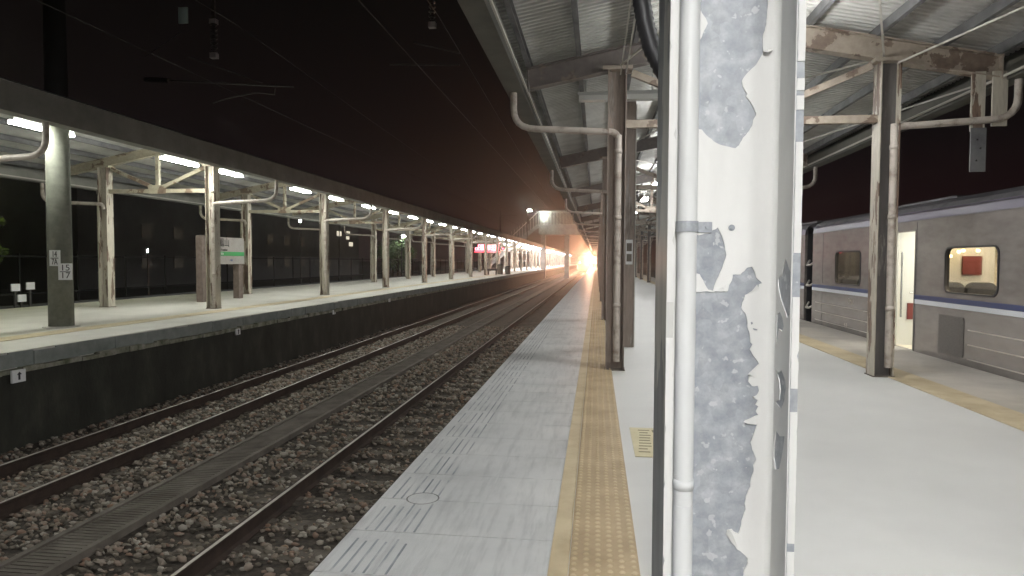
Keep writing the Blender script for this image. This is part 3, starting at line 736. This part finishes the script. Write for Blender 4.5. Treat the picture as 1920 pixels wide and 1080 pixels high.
g = MB(); a, b = Q(336,15), Q(353,44); g.box(a[0], b[0], yb-.03, yb, b[2], a[2]); g.build('line_plate', mat('pale_blue_plate', (.45,.6,.6), .5, emit=None), th)
def text(s, size, loc, mt, parent, rot=(math.pi/2, 0, 0), name='lettering'):
    cu = bpy.data.curves.new(name, 'FONT'); cu.body = s; cu.size = size; cu.align_x = 'CENTER'; cu.align_y = 'CENTER'; cu.extrude = .002
    tmp = bpy.data.objects.new('tmp', cu); C.objects.link(tmp)
    me = bpy.data.meshes.new_from_object(tmp.evaluated_get(bpy.context.evaluated_depsgraph_get()))
    bpy.data.objects.remove(tmp)
    me.materials.clear(); me.materials.append(mt)
    o_ = bpy.data.objects.new(name, me); C.objects.link(o_)
    o_.location = Vector(loc)-Vector(parent['_o']); o_.rotation_euler = rot; o_.parent = parent; o_['_o'] = tuple(loc)
    return o_
def plate(pxa, pxb, pya, pyb, lines, yaw):
    d = ym-.25; a = onY(pxa, pya, d); b = onY(pxb, pyb, d); cx_, cz_ = (a.x+b.x)/2, (a.z+b.z)/2; w_, h_ = abs(b.x-a.x), abs(a.z-b.z)
    rotm = Matrix.Rotation(yaw, 3, 'Z')
    c0 = Vector((cx_, d, cz_)); g = MB()
    g.quadmesh([c0+rotm@Vector((sx*w_/2, sy*.006, sz_*h_/2)) for sy in (-1,1) for sx, sz_ in ((-1,-1),(1,-1),(1,1),(-1,1))], [(0,1,2,3),(7,6,5,4),(0,4,5,1),(1,5,6,2),(2,6,7,3),(3,7,4,0)])
    pl = g.build('number_plate', M['sign_white'], th)
    f_ = c0+rotm@Vector((0,-.009,0))
    for s_, dz in zip(lines, (h_*.23, -h_*.24)):
        text(s_, h_*.52, (f_.x, f_.y, f_.z+dz), M['sign_black'], pl, (math.pi/2, 0, yaw), 'number')
    g = MB(); g.quadmesh([f_+rotm@Vector((sx*w_*.38, 0, sz_*.006)) for sx, sz_ in ((-1,-1),(1,-1),(1,1),(-1,1))], [(0,1,2,3)]); g.build('divider', M['sign_black'], pl)
plate(88, 118, 469, 499, ('14', '7A'), R(-18)); plate(112, 133, 494, 525, ('15', '17'), R(30))

# station name sign
xs = -11.65; y0_, y1_ = Yat(378, xs), Yat(446, xs)
th = thing('station_sign', (xs, (y0_+y1_)/2, PL), 'white and green station name board on two brown posts behind the first front column', 'sign')
for yy_, dy in ((y0_, .0), (y1_, -.02)):
    g = MB(); g.box(xs-.10, xs+.10, yy_-.12, yy_+.12, PL, 2.22 if dy == 0 else 1.5); g.build('post', M['sign_post'], th)
g = MB(); g.box(xs-.05, xs+.11, y0_+.05, y1_+.2, 1.36, 2.2); bd = g.build('board', M['board'], th)
def rowz(py, Y): q = onX(0, py, xs); return None
yc = (y0_+y1_)/2; XF = xs+.113
g = MB(); g.box(XF-.002, XF+.001, y0_+.05, y1_+.2, 1.62, 1.75); g.build('green_band', M['sign_green'], bd)
xr_ = (math.pi/2, 0, math.pi/2)
text('鳳山', .30, (XF+.003, Yat(421, XF), 2.02), M['sign_black'], bd, xr_)
text('Fongshan', .09, (XF+.003, Yat(421, XF), 1.81), M['sign_black'], bd, xr_)
text('鳳山', .07, (XF+.006, Yat(417, XF), 1.685), M['sign_white'], bd, xr_)
text('▸ 後庄', .07, (XF+.003, Yat(434, XF), 1.48), M['sign_blue'], bd, xr_)

# markers on the platform wall and fence
for px_, py_, w_, x_, lab in ((36, 705, .17, -7.74, 'white square marker with dark arrow on the opposite platform wall, nearest'), (447, 622, .13, -7.74, 'small white marker on the opposite platform wall, second along'), (627, 585, .13, -7.74, 'small white marker on the opposite platform wall, third along'), (731, 563, .12, -7.74, 'small white marker on the opposite platform wall, farthest')):
    q = onX(px_, py_, x_); th = thing('wall_marker', tuple(q), lab, 'marker', 'markers on the platform wall')
    g = MB(); g.box(q.x-.03, q.x+.0, q.y-w_/2-.02, q.y+w_/2+.02, q.z-w_/2, q.z+w_/2); g.build('plate', M['sign_white'], th)
    g = MB(); g.box(q.x+.001, q.x+.004, q.y-.015, q.y+.015, q.z-.05, q.z+.03); g.quadmesh([(q.x+.004, q.y-.04, q.z+.02), (q.x+.004, q.y+.04, q.z+.02), (q.x+.004, q.y, q.z+.06)], [(0,1,2)]); g.build('arrow', M['sign_black'], th)
xf = -16.6
fence = thing('boundary_fence', (xf, 0, -1.1), 'dark low wall with thin vertical posts behind the opposite platform', 'fence')
g = MB(); g.box(xf-.1, xf+.05, -2, 240, -1.12, .15); g.build('base_wall', M['bldg'], fence)
g = MB(); g.box(xf-.04, xf, -2, 240, 1.55, 1.60); g.box(xf-.04, xf, -2, 240, .45, .50); g.build('rail', M['night_dark'], fence)
for k in range(70):
    y = 2+k*2.2
    g = MB(); g.box(xf-.03, xf+.01, y-.025, y+.025, .15, 1.65); g.build('post', M['night_dark'], fence)
for px_, py_, lab in ((30,539,'left'),(58,536,'right'),(42,559,'lower middle')):
    q = onX(px_, py_, -15.6)
    th = thing('number_board', tuple(q), f'small white board beyond the opposite platform at the far left, {lab} of three', 'sign', 'small white boards beyond the opposite platform')
    g = MB(); g.box(q.x-.02, q.x+.01, q.y-.15, q.y+.12, q.z-.10, q.z+.10); g.build('plate', M['sign_white'], th)
    g = MB(); g.box(q.x-.06, q.x-.021, q.y-.03, q.y+.03, -1.1, q.z+.05); g.build('stake', M['dark'], th)

# ------------------------------------------------------------------ LED board, bench and bins on the opposite platform
yl = 68.0; a = onY(891, 457, yl); b = onY(936, 471, yl)
th = thing('led_display', (a.x, yl, b.z), 'hanging red LED departure display on the opposite platform', 'display')
g = MB(); g.box(a.x-.12, b.x+.12, yl, yl+.25, b.z-.12, a.z+.12); g.build('case', M['black'], th)
g = MB(); 
for xx_ in (a.x+.3, b.x-.3): g.tube([(xx_, yl+.1, a.z+.12), (xx_, yl+.1, 4.1)], .03, 6)
g.build('hanger', M['dark'], th)
g = MB(); w_ = b.x-a.x; hh = a.z-b.z
segs = [(.0,.11,.5),(.12,.22,1),(.235,.32,1),(.33,.44,1),(.52,.60,1),(.64,.74,1),(.755,.86,1),(.875,.99,1)]
for s0, s1, ht in segs:
    x0, x1 = a.x+w_*s0, a.x+w_*s1; z0, z1 = b.z+hh*.1, b.z+hh*.1+hh*.8*ht; t_ = (x1-x0)*.28
    if x1-x0 < w_*.09: g.box(x0, x1, yl-.02, yl-.002, z0, z1); continue
    g.box(x0, x0+t_, yl-.02, yl-.002, z0, z1); g.box(x1-t_, x1, yl-.02, yl-.002, z0, z1)
    g.box(x0+t_, x1-t_, yl-.02, yl-.002, z1-t_, z1); g.box(x0+t_, x1-t_, yl-.02, yl-.002, z0, z0+t_)
    if ht > .8: g.box(x0+t_, x1-t_, yl-.02, yl-.002, (z0+z1)/2-t_/2, (z0+z1)/2+t_/2)
g.build('led_digits', M['led_w'], th)
g = MB(); g.box(a.x-.08, b.x+.08, yl-.012, yl-.001, b.z-.10, b.z-.03); g.box(a.x-.08, b.x+.08, yl-.012, yl-.001, a.z+.02, a.z+.08); g.build('led_halo', M['led'], th)  # glowing red bars added for the halo around the digits
q = onY(943, 466, 80)
th = thing('signal_lamp', tuple(q), 'small red signal lamp right of the red departure display', 'lamp')
g = MB(); g.box(q.x-.16, q.x+.16, 80.02, 80.2, q.z-.2, q.z+.2); g.build('housing', M['black'], th)
g = MB(); g.tube([(q.x, 80.0, q.z), (q.x, 80.019, q.z)], .12, 12); g.build('lens', M['led'], th)
q = onY(923, 504, 60); 
th = thing('bench', (q.x, 60, PL), 'dark backless platform bench below the red departure display', 'bench')
g = MB(); g.box(q.x-.45, q.x+.45, 59.7, 60.3, .62, .80); g.build('seat', M['black'], th)
for s_ in (-1, 1):
    g = MB(); g.box(q.x+s_*.36-.04, q.x+s_*.36+.04, 59.75, 60.25, PL, .62); g.build('leg', M['trough'], th)
for px_, h_, lab in ((938, 1.0, 'grey litter bin right of the dark platform bench'), (952, .8, 'dark box on the platform right of the grey bin')):
    q = onY(px_, 500, 62)
    th = thing('litter_bin', (q.x, 62, PL), lab, 'bin')
    g = MB(); g.tube([(q.x, 62, PL), (q.x, 62, PL+h_*.85)], [.24, .28], 12); g.build('body', M['trough'] if h_ > .9 else M['dark'], th)
    g = MB(); g.tube([(q.x, 62, PL+h_*.85), (q.x, 62, PL+h_)], [.30, .18], 12); g.build('lid', M['dark'], th)

# ------------------------------------------------------------------ far background
def tree(x, y, h, r, label, n=2600):
    th = thing('tree', (x, y, -1.12), label, 'tree', 'trees behind the opposite platform')
    g = MB(); g.tube([(x,y,-1.12),(x+.1,y,h*.3-1),(x-.1,y+.1,h*.6-1)], [.18,.13,.06], 8)
    cl = [(x+random.uniform(-r,r)*.8, y+random.uniform(-r,r)*.8, -1.1+h*random.uniform(.45,.95), r*random.uniform(.25,.5)) for _ in range(14)]
    for c_ in cl[:8]: g.tube([(x, y, h*.35-1), (c_[0], c_[1], c_[2])], [.06, .02], 5)
    g.build('trunk', M['bark'], th)
    g = MB()
    for _ in range(n):
        c_ = random.choice(cl); d = Vector((random.gauss(0,1), random.gauss(0,1), random.gauss(0,.8))).normalized()*c_[3]*random.uniform(.5,1.1)
        p_ = Vector(c_[:3])+d; u_ = Vector((random.gauss(0,1),random.gauss(0,1),random.gauss(0,1))).normalized(); v_ = u_.orthogonal().normalized(); s_ = random.uniform(.06,.13)
        g.quadmesh([p_-u_*s_, p_+v_*s_*.5, p_+u_*s_, p_-v_*s_*.5], [(0,1,2,3)])
    g.build('crown', M['leaf'], th)
tree(-20.5, Yat(-42, -20.5), 4.2, .9, 'yellow green lit bush at the far left edge of the photo', 1800)
tree(-18.6, Yat(748, -18.6)-.5, 4.6, 1.6, 'leafy tree lit by the bright white street lamp')
tree(-22, Yat(735, -22), 5.4, 2.0, 'dark tree standing behind the lamp lit tree')
ysl = Yat(757, -17.6); q = onX(757, 443, -17.6)
th = thing('street_lamp', (-17.6, q.y, -1.1), 'street lamp glowing white between the opposite platform columns', 'street lamp')
g = MB(); g.tube([(-17.8, q.y, -1.1), (-17.8, q.y, q.z+.15)], [.08,.05], 8); g.tube([(-17.8,q.y,q.z+.15),(-17.6,q.y,q.z+.12)], .04, 6); g.build('pole', M['dark'], th)
g = MB(); g.tube([(-17.6, q.y, q.z-.10), (-17.6, q.y, q.z+.02), (-17.6, q.y, q.z+.10)], [.10, .16, .06], 12); g.build('globe', M['street'], th, True)
q = onX(-60, 330, -19.0)
th = thing('street_lamp', (-19, q.y, -1.1), 'warm street lamp beside the yellow green bush left of the frame', 'street lamp')
g = MB(); g.tube([(-19.1, q.y, -1.1), (-19.1, q.y, 4.8)], .06, 8); g.build('pole', M['dark'], th)
g = MB(); g.tube([(-19, q.y, 4.6), (-19, q.y, 4.75)], .14, 10); g.build('globe', glow('yellow_street_glow', (.9, 1.0, .25), 150), th)
# buildings behind, with a few lit windows
def building(x0, x1, y0, y1, h, label, lit):
    th = thing('building', ((x0+x1)/2, (y0+y1)/2, -1.1), label, 'building')
    g = MB(); g.box(x0, x1, y0, y1, -1.15, h); g.build('wall', M['bldg'], th)
    g = MB(); g.box(x0-.3, x1+.3, y0-.3, y1+.3, h, h+.35); g.build('roof', M['dark'], th)
    nz = max(1, int(h/3)); ny = int((y1-y0)/5)
    for i in range(nz):
        for j in range(ny):
            yy_, zz_ = y0+3+j*5, .6+i*3.0
            if zz_+1.4 > h: continue
            g = MB(); g.box(x1+.004, x1+.06, yy_, yy_+1.6, zz_, zz_+1.3); g.build('window', M['black'], th)
    for px_, py_, s_ in lit:
        q = onX(px_, py_, x1+.1); g = MB(); g.box(x1+.065, x1+.12, q.y-s_, q.y+s_, q.z-s_*.4, q.z+s_*.4); g.build('lit_window', M['win_lit'], th)
building(-58, -44, 52, 120, 8.5, 'dark office block with a few lit windows behind the opposite platform', [(636,438,1.0),(653,437,.8),(652,446,.7),(658,458,.9)])
building(-75, -48, 14, 44, 4.5, 'long low dark shed behind the opposite platform', [(277,470,.25)])
for px_, py_, X_, s_, lab, mt in ((563, 414, -26, .16, 'small white street lamp seen between the opposite columns, left', M['street']), (636, 414, -30, .13, 'small pinkish street lamp seen between the opposite columns, right', M['orange']), (277, 470, -30, .06, 'tiny white lamp in the dark behind the opposite platform', M['street'])):
    q = onX(px_, py_, X_); th = thing('street_lamp', (q.x, q.y, -1.1), lab, 'street lamp')
    g = MB(); g.tube([(q.x, q.y, -1.1), (q.x, q.y, q.z-.1)], .05, 6); g.build('pole', M['dark'], th)
    g = MB(); g.tube([(q.x, q.y, q.z-.1), (q.x, q.y, q.z+.1)], s_*.6, 8); g.build('globe', M['tube'] if mt is M['street'] else mt, th)

# footbridge
yf = 100.0
A = lambda px, py: onY(px, py, yf)
l0 = A(1010, 440).x
th = thing('footbridge', (l0, yf, -1.1), 'lit concrete footbridge with railings crossing the tracks in the distance', 'footbridge')
zd0, zd1, zt_ = A(1040, 440).z, A(1040, 421).z, A(1040, 396).z
g = MB(); g.box(l0, 14, yf, yf+3, zd0, zd1); g.build('deck', M['bridge'], th)
g = MB()
for yy_ in (yf+.05, yf+2.95):
    g.bar((l0, yy_, zt_), (14, yy_, zt_), .1, .1)
    for k in range(110): g.bar((l0+k*.22, yy_, zd1), (l0+k*.22, yy_, zt_), .05, .05)
g.build('railing', M['rod'], th)
st0 = A(996, 446)
g = MB()
for k in range(26):
    t_ = k/26; g.box(l0-.15-k*.30-.3, l0-.15-k*.30, yf+.2, yf+2.8, zd1-(k+1)*.22, zd1-(k+1)*.22+.20)
g.bar((l0, yf+.15, zd1-.1), (l0-8.2, yf+.15, PL), .15, .5); g.build('stairs', M['bridge'], th)
g = MB(); g.bar((l0, yf+.1, zt_), (l0-8.2, yf+.1, PL+1.2), .1, .1)
for k in range(20): g.bar((l0-k*.41, yf+.1, zd1-k*.305), (l0-k*.41, yf+.1, zt_-k*.30), .04, .04)
g.build('stair_railing', M['rod'], th)
g = MB()
for x in (-4.45, l0+.6, 1.9): g = MB(); g.box(x-.35, x+.35, yf+.8, yf+2.2, -1.1, zd0); g.build('pier', M['bridge'], th)
for px_, py_, s_ in ((1021, 405, .10),):
    q = A(px_, py_); g = MB(); g.tube([(q.x, yf-.5, q.z-s_), (q.x, yf-.5, q.z+s_)], s_*1.3, 8)
    l_ = thing('bridge_lamp', (q.x, yf-.5, q.z-s_), 'small white lamp at the left end of the footbridge', 'lamp'); g.build('globe', M['street'], l_)
    g = MB(); g.bar((q.x, yf-.5, q.z-s_-.02), (q.x, yf+.0, q.z-s_-.3), .05, .05); g.build('bracket', M['dark'], l_)
q = onY(993, 394, 92)
l_ = thing('floodlight', (q.x-.3, 92, PL), 'tall pole with a white floodlight left of the footbridge', 'lamp')
g = MB(); g.tube([(q.x-.3, 92, PL), (q.x-.3, 92, q.z+.2)], .07, 8); g.box(q.x-.35, q.x-.05, 91.9, 92.1, q.z-1.9, q.z-.9); g.build('pole', M['trough'], l_)
g = MB(); g.box(q.x-.24, q.x+.24, 91.85, 92.15, q.z-.10, q.z+.05); g.build('head', M['street'], l_)
q = onY(938, 395, 120)
th = thing('overhead_line_mast', (q.x, 120, PL), 'thin dark overhead line mast rising over the far opposite canopy', 'mast')
g = MB(); g.tube([(q.x,120,PL),(q.x,120,q.z)], .14, 8); g.build('shaft', M['dark'], th)
g = MB(); g.bar((q.x,120,q.z-.9),(q.x+3,120,q.z-.9), .06,.06); g.build('arm', M['dark'], th)
# overhead wires
for x, zc_ in ((-6.3, 4.42), (-2.68, 4.42)):
    th = thing('overhead_wire', (x, 0, zc_), f'thin dark overhead wires above the {"far" if x<-5 else "near"} track', 'wire')
    g = MB(); g.tube([(x, -5, zc_), (x, 250, zc_)], .008, 5); g.build('contact_wire', M['wire'], th)
    pts = []
    for k in range(6):
        for t_ in range(8): pts.append((x, ym-50+k*50+t_*6.25, zc_+1.2-.5*math.sin(math.pi*t_/8)))
    g = MB(); g.tube(pts, .008, 5); g.build('messenger_wire', M['wire'], th)

# ------------------------------------------------------------------ hanger with bolts on the right
q = onY(1834, 150, 9.36)
th = thing('hanging_bracket', (q.x, 9.36, RB(4.9)), 'pair of pale hanging plates with bolts below the right rafter end', 'bracket')
for pa, pb, ya, yb_, m_ in ((1822, 1845, 146, 246, M['col']), (1862, 1887, 140, 236, M['col'])):
    a, b = onY(pa, ya, 9.30), onY(pb, yb_, 9.30); g = MB(); g.box(a.x, b.x, 9.29, 9.32, b.z, RB(4.9)+.05); g.build('plate', m_, th)
a, b = onY(1820, 240, 9.28), onY(1846, 322, 9.28); g = MB(); g.box(a.x, b.x, 9.265, 9.288, b.z, a.z); low_ = g.build('bolted_plate', M['purlin'], th)
for px_, py_ in ((1832, 262), (1838, 278), (1830, 301)):
    q = onY(px_, py_, 9.26); g = MB(); g.tube([(q.x, 9.25, q.z), (q.x, 9.265, q.z)], .012, 8); g.build('bolt', M['steel'], low_)

# ------------------------------------------------------------------ parked train
XT = 5.45; XT2 = 8.45
def body_side(y0, y1, holes, x, t, mt, name, par):
    return poly_sheet([(y0,-.22),(y1,-.22),(y1,2.22),(y0,2.22)], holes, lambda a, b, c: (x+c, a, b), t).build(name, mt, par)
def prism(y0, y1, prof):
    g = MB(); n_ = len(prof); g.v = [(x, y, z) for y in (y0, y1) for x, z in prof]
    g.f = [(i, (i+1) % n_, n_+(i+1) % n_, n_+i) for i in range(n_)]+[tuple(range(n_))[::-1], tuple(range(n_, 2*n_))]; return g
def car(y0, y1, wins, doors, label):
    th = thing('train_car', (6.95, y0, -1.0), label, 'train car', 'parked train')
    holes = [rrect(a, b, c, d, .12) for a, b, c, d in wins]+[[(a,c),(b,c),(b,d),(a,d)] for a, b, c, d in doors]
    body_side(y0, y1, holes, XT, .06, M['body'], 'side_wall', th)
    g = MB(); g.box(XT2-.06, XT2, y0, y1, -.22, 2.22); g.build('side_wall', M['cream'], th)
    for yy_ in (y0, y1-.06):
        g = MB(); g.box(XT+.065, XT2-.065, yy_, yy_+.06, -.2, 2.42); g.build('end_wall', M['train_dark'], th)
    sh = [(XT-.004,2.22),(XT+.02,2.36),(XT+.09,2.46),(XT+.28,2.55),(XT+.8,2.62),(6.95,2.65),(XT2-.8,2.62),(XT2-.28,2.55),(XT2-.09,2.46),(XT2-.02,2.36),(XT2,2.22),(XT2-.1,2.22),(XT2-.5,2.42),(XT+.5,2.42),(XT+.1,2.22)]
    rf = prism(y0, y1, sh).build('roof', M['train_roof'], th)
    g = MB(); g.quadmesh([(XT-.008, y0, 2.23), (XT-.008, y1, 2.23), (XT+.012, y1, 2.35), (XT+.012, y0, 2.35)], [(0,1,2,3)]); g.box(XT-.016, XT-.0045, y0, y1, 2.36, 2.375); g.build('upper_band', M['train_violet'], rf)
    for k in range(int((y1-y0)/5)):
        g = MB(); g.box(6.2, 7.7, y0+1.5+k*5, y0+4.2+k*5, 2.60, 2.67); g.box(6.3, 7.6, y0+1.8+k*5, y0+3.9+k*5, 2.67, 2.70); g.build('roof_unit', M['train_roof'], rf)
    # bands, interrupted at the doors
    seg = []; c = y0
    for a, b, _, _ in sorted(doors): seg.append((c, a)); c = b
    seg.append((c, y1))
    g = MB(); g2 = MB(); g3 = MB()
    for a, b in seg:
        g.box(XT-.006, XT-.0005, a+.01, b-.01, .80, .875); g2.box(XT-.005, XT-.0005, a+.01, b-.01, .877, .955)
        g3.box(XT-.010, XT-.0005, a+.01, b-.01, -.10, -.06)
    g.build('white_stripe', M['train_white'], th); g2.build('blue_band', M['train_blue'], th); g3.build('sill_line', M['train_dark'], th)
    for a, b, c_, d_ in wins:
        o_ = rrect(a-.014, b+.014, c_-.014, d_+.014, .13); i_ = rrect(a+.012, b-.012, c_+.012, d_-.012, .11)
        fr = poly_sheet(o_, [i_], lambda p_, q_, t_: (XT-.014+t_, p_, q_), .07).build('window_frame', M['train_dark'], th)
        poly_sheet(rrect(a, b, c_, d_, .12), [], lambda p_, q_, t_: (XT+.02+t_, p_, q_), .006).build('window_pane', M['glass'], fr)
    return th
w1 = (Yat(1872, XT), Yat(1772, XT), 1.04, 1.74); w2_ = (Yat(1613, XT), Yat(1566, XT), 1.02, 1.74)
dr = (Yat(1716, XT), Yat(1716, XT)+.85, -.02, 2.06)
c1 = car(-9.0, Yat(1523, XT), [w1, w2_, (6.6, 8.0, 1.04, 1.74), (3.6, 5.0, 1.04, 1.74)], [dr], 'parked grey train car with white and blue stripe and an open lit door')
# fittings of the near car
g = MB(); y0_, y1_ = Yat(1811, XT), Yat(1763, XT)
poly_sheet(rrect(y0_, y1_, .08, .68, .05), [], lambda a, b, t: (XT-.012+t, a, b), .011).build('vent_panel', M['vent'], c1)
g = MB()
for z in (.51, .295, .083): g.box(XT-.012, XT-.0005, -8, Yat(1819, XT), z-.008, z+.008)
for z in (.51, .295, .083): g.box(XT-.012, XT-.0005, 13.9, Yat(1523, XT)-.3, z-.006, z+.006)
g.build('bead', M['bead'], c1)
g = MB()
for yy_ in (4.4, 9.2, dr[0]-.03, dr[1]+.022, 14.2, 17.0): g.box(XT-.004, XT-.0004, yy_, yy_+.008, -.2, .79); g.box(XT-.004, XT-.0004, yy_, yy_+.008, .98, 2.2)
g.build('panel_seam', M['train_dark'], c1)
g = MB(); g.box(XT-.012, XT+.07, dr[0]-.0, dr[0]+.018, -.02, 2.06); g.box(XT-.012, XT+.07, dr[1]-.018, dr[1], -.02, 2.06); g.box(XT-.012, XT+.07, dr[0]+.018, dr[1]-.018, 2.042, 2.06)
g.build('door_frame', M['steel'], c1)
g = MB(); g.box(XT-.05, XT+.07, dr[0]-.05, dr[1]+.05, -.05, -.022); g.build('door_step', M['steel'], c1)
def floorbox(x0, x1, y0, y1, z0, z1, nm, mt): g = MB(); g.box(x0, x1, y0, y1, z0, z1); return g.build(nm, mt, c1)
yE = Yat(1523, XT)
floorbox(XT+.07, XT2-.07, -8.9, yE-.07, -.10, -.03, 'floor', M['cream'])
floorbox(XT+.3, XT2-.3, -8.9, yE-.07, 2.30, 2.33, 'ceiling', M['iwhite'])
g = MB(); 
for x in (6.3, 7.5): g.box(x-.08, x+.08, -8, 12.0, 2.27, 2.295); g.box(x-.08, x+.08, 13.6, yE-.4, 2.27, 2.295)
g.build('ceiling_light', M['ceil'], c1)
g = MB(); g.box(6.2, 7.6, dr[0]+.1, dr[1]+.2, 2.27, 2.295); g.build('vestibule_light', M['ceil_door'], c1)
for yy_ in (dr[0]-.16, dr[1]+.12):
    g = MB(); g.box(XT+.07, 6.62, yy_, yy_+.05, -.03, 2.29); g.box(7.4, XT2-.07, yy_, yy_+.05, -.03, 2.29); g.build('partition', M['iwhite'], c1)
floorbox(XT2-.12, XT2-.065, dr[0]+.0, dr[1]+.0, -.02, 2.0, 'far_door', M['iwhite'])
g = MB(); g.tube([(XT+.12, dr[1]-.06, .5), (XT+.12, dr[1]-.06, 1.7)], .018, 8); g.tube([(XT+.3, dr[1]+.02, .95), (6.3, dr[1]+.02, .95)], .018, 8); g.build('handrail', M['steel'], c1)
floorbox(6.55, 7.3, dr[1]-.05, dr[1]+.1, -.03, .85, 'counter', M['cream'])
floorbox(XT+.3, XT+.7, dr[1]+.095, dr[1]+.115, .45, .75, 'notice', M['ired'])
q = onY(1805, 480, dr[0]-.18); q2_ = onY(1840, 515, dr[0]-.18)
floorbox(q.x, q2_.x, dr[0]-.20, dr[0]-.165, q2_.z, q.z, 'red_panel', M['ired'])
for px_, py_ in ((1782,480),(1798,472),(1806,470),(1834,470)):
    q = onY(px_, py_, dr[0]-.35); g = MB(); g.tube([(q.x, dr[0]-.37, q.z), (q.x, dr[0]-.33, q.z)], .025, 8); g.build('warm_glint', M['warm'], c1)  # small glowing discs put in for warm reflections in the window
for xr0 in (XT+.08, XT2-.48): g = MB(); g.box(xr0, xr0+.38, -8, dr[0]-.2, 1.86, 1.885); g.box(xr0, xr0+.38, dr[1]+.3, yE-.2, 1.86, 1.885); g.build('luggage_rack', M['steel'], c1)
for yy_ in [yE-1.2, yE-2.15, yE-3.1]+[dr[0]-.9-k*.95 for k in range(6)]:
    for x0 in (XT+.15, XT2-1.15):
        g = MB(); g.box(x0, x0+.95, yy_, yy_+.5, .32, .45)
        for h_ in (0, .49):
            o_ = rrect(x0+h_, x0+h_+.45, .4, 1.18, .12, 4); nn = len(g.v)
            g.v += [(p_, yy_+.5, z_) for p_, z_ in o_]+[(p_, yy_+.6, z_) for p_, z_ in o_]; k_ = len(o_)
            g.f += [tuple(nn+i for i in range(k_)), tuple(nn+k_+i for i in range(k_))[::-1]]+[(nn+i, nn+k_+i, nn+k_+(i+1) % k_, nn+(i+1) % k_) for i in range(k_)]
        g.build('seat', M['seat'], c1)
g = MB(); 
for z, t_ in ((.93, .02), (.88, .012)): pass
text('EMU', .15, (XT-.004, Yat(1596, XT), .66), M['bead'], c1, (math.pi/2, 0, -math.pi/2), 'car_marking')
text('E-3', .12, (XT-.004, Yat(1588, XT), .12), M['bead'], c1, (math.pi/2, 0, -math.pi/2), 'car_marking')
# gangway cables and next car
g = MB()
for z in (1.55, 1.02, .45):
    g = MB(); g.tube([(XT+.12, yE+.02, z), (XT-.0, yE+.2, z-.12), (XT-.0, yE+.45, z-.12), (XT+.12, yE+.62, z)], .028, 8)
    g.build('jumper_cable', M['bead'], c1, True)
g = MB(); 
for k in range(8): g.box(XT+.25, XT2-.25, yE+k*.08, yE+k*.08+.04, -.1, 2.45)
g.build('gangway', M['train_dark'], c1)
car(yE+.65, yE+21, [(yE+2.2, yE+3.4, 1.02, 1.74), (yE+5, yE+6.2, 1.02, 1.74)], [], 'second grey train car coupled beyond the one with the open door')

# ------------------------------------------------------------------ approaching train
yt = 150.0; xt = -2.68
th = thing('locomotive', (xt, yt, -1.0), 'approaching train far down the near track with a blazing headlight', 'train')
prof = [(xt-1.4,-.6),(xt+1.4,-.6),(xt+1.45,1.9),(xt+1.2,2.7),(xt+.6,3.0),(xt-.6,3.0),(xt-1.2,2.7),(xt-1.45,1.9)]
prism(yt, yt+40, prof).build('body', M['train_dark'], th)
for s_ in (-1, 1):
    g = MB(); g.box(xt+s_*.62-.5, xt+s_*.62+.5, yt-.03, yt-.002, 1.75, 2.5); g.build('windscreen', M['black'], th)
g = MB(); g.tube([(xt+1.15, yt-.12, 1.65), (xt+1.15, yt-.002, 1.65)], .24, 16); g.build('headlight', M['head'], th)
g = MB(); g.tube([(xt-1.0, yt-.12, 1.2), (xt-1.0, yt-.002, 1.2)], .13, 12); g.build('headlight', M['orange'], th)
ld = bpy.data.lights.new('headlight_beam', 'SPOT'); ld.energy = 33000; ld.color = (1, .46, .27); ld.spot_size = R(40); ld.spot_blend = .6; ld.shadow_soft_size = .2
lo = bpy.data.objects.new('headlight_beam', ld); C.objects.link(lo); lo.parent = th
lo.location = Vector((xt+1.15, yt-.3, 1.65))-Vector(th['_o']); lo.rotation_euler = (R(90), 0, R(180))

# ------------------------------------------------------------------ air
m = bpy.data.materials.new('night_haze'); m.use_nodes = True; t = m.node_tree; t.nodes.clear()
o_ = t.nodes.new('ShaderNodeOutputMaterial'); pv = t.nodes.new('ShaderNodeVolumePrincipled')
pv.inputs['Density'].default_value = .0011; pv.inputs['Color'].default_value = (.9,.88,.86,1); pv.inputs['Anisotropy'].default_value = .86
t.links.new(pv.outputs[0], o_.inputs['Volume'])
g = MB(); g.box(-110, 60, -30, 330, -2.2, 18); o = g.build('haze', m); o['kind'] = 'stuff'; tag(o, 'thin hazy night air glowing around the headlight', 'haze')
for o in bpy.data.objects:
    if '_o' in o: del o['_o']
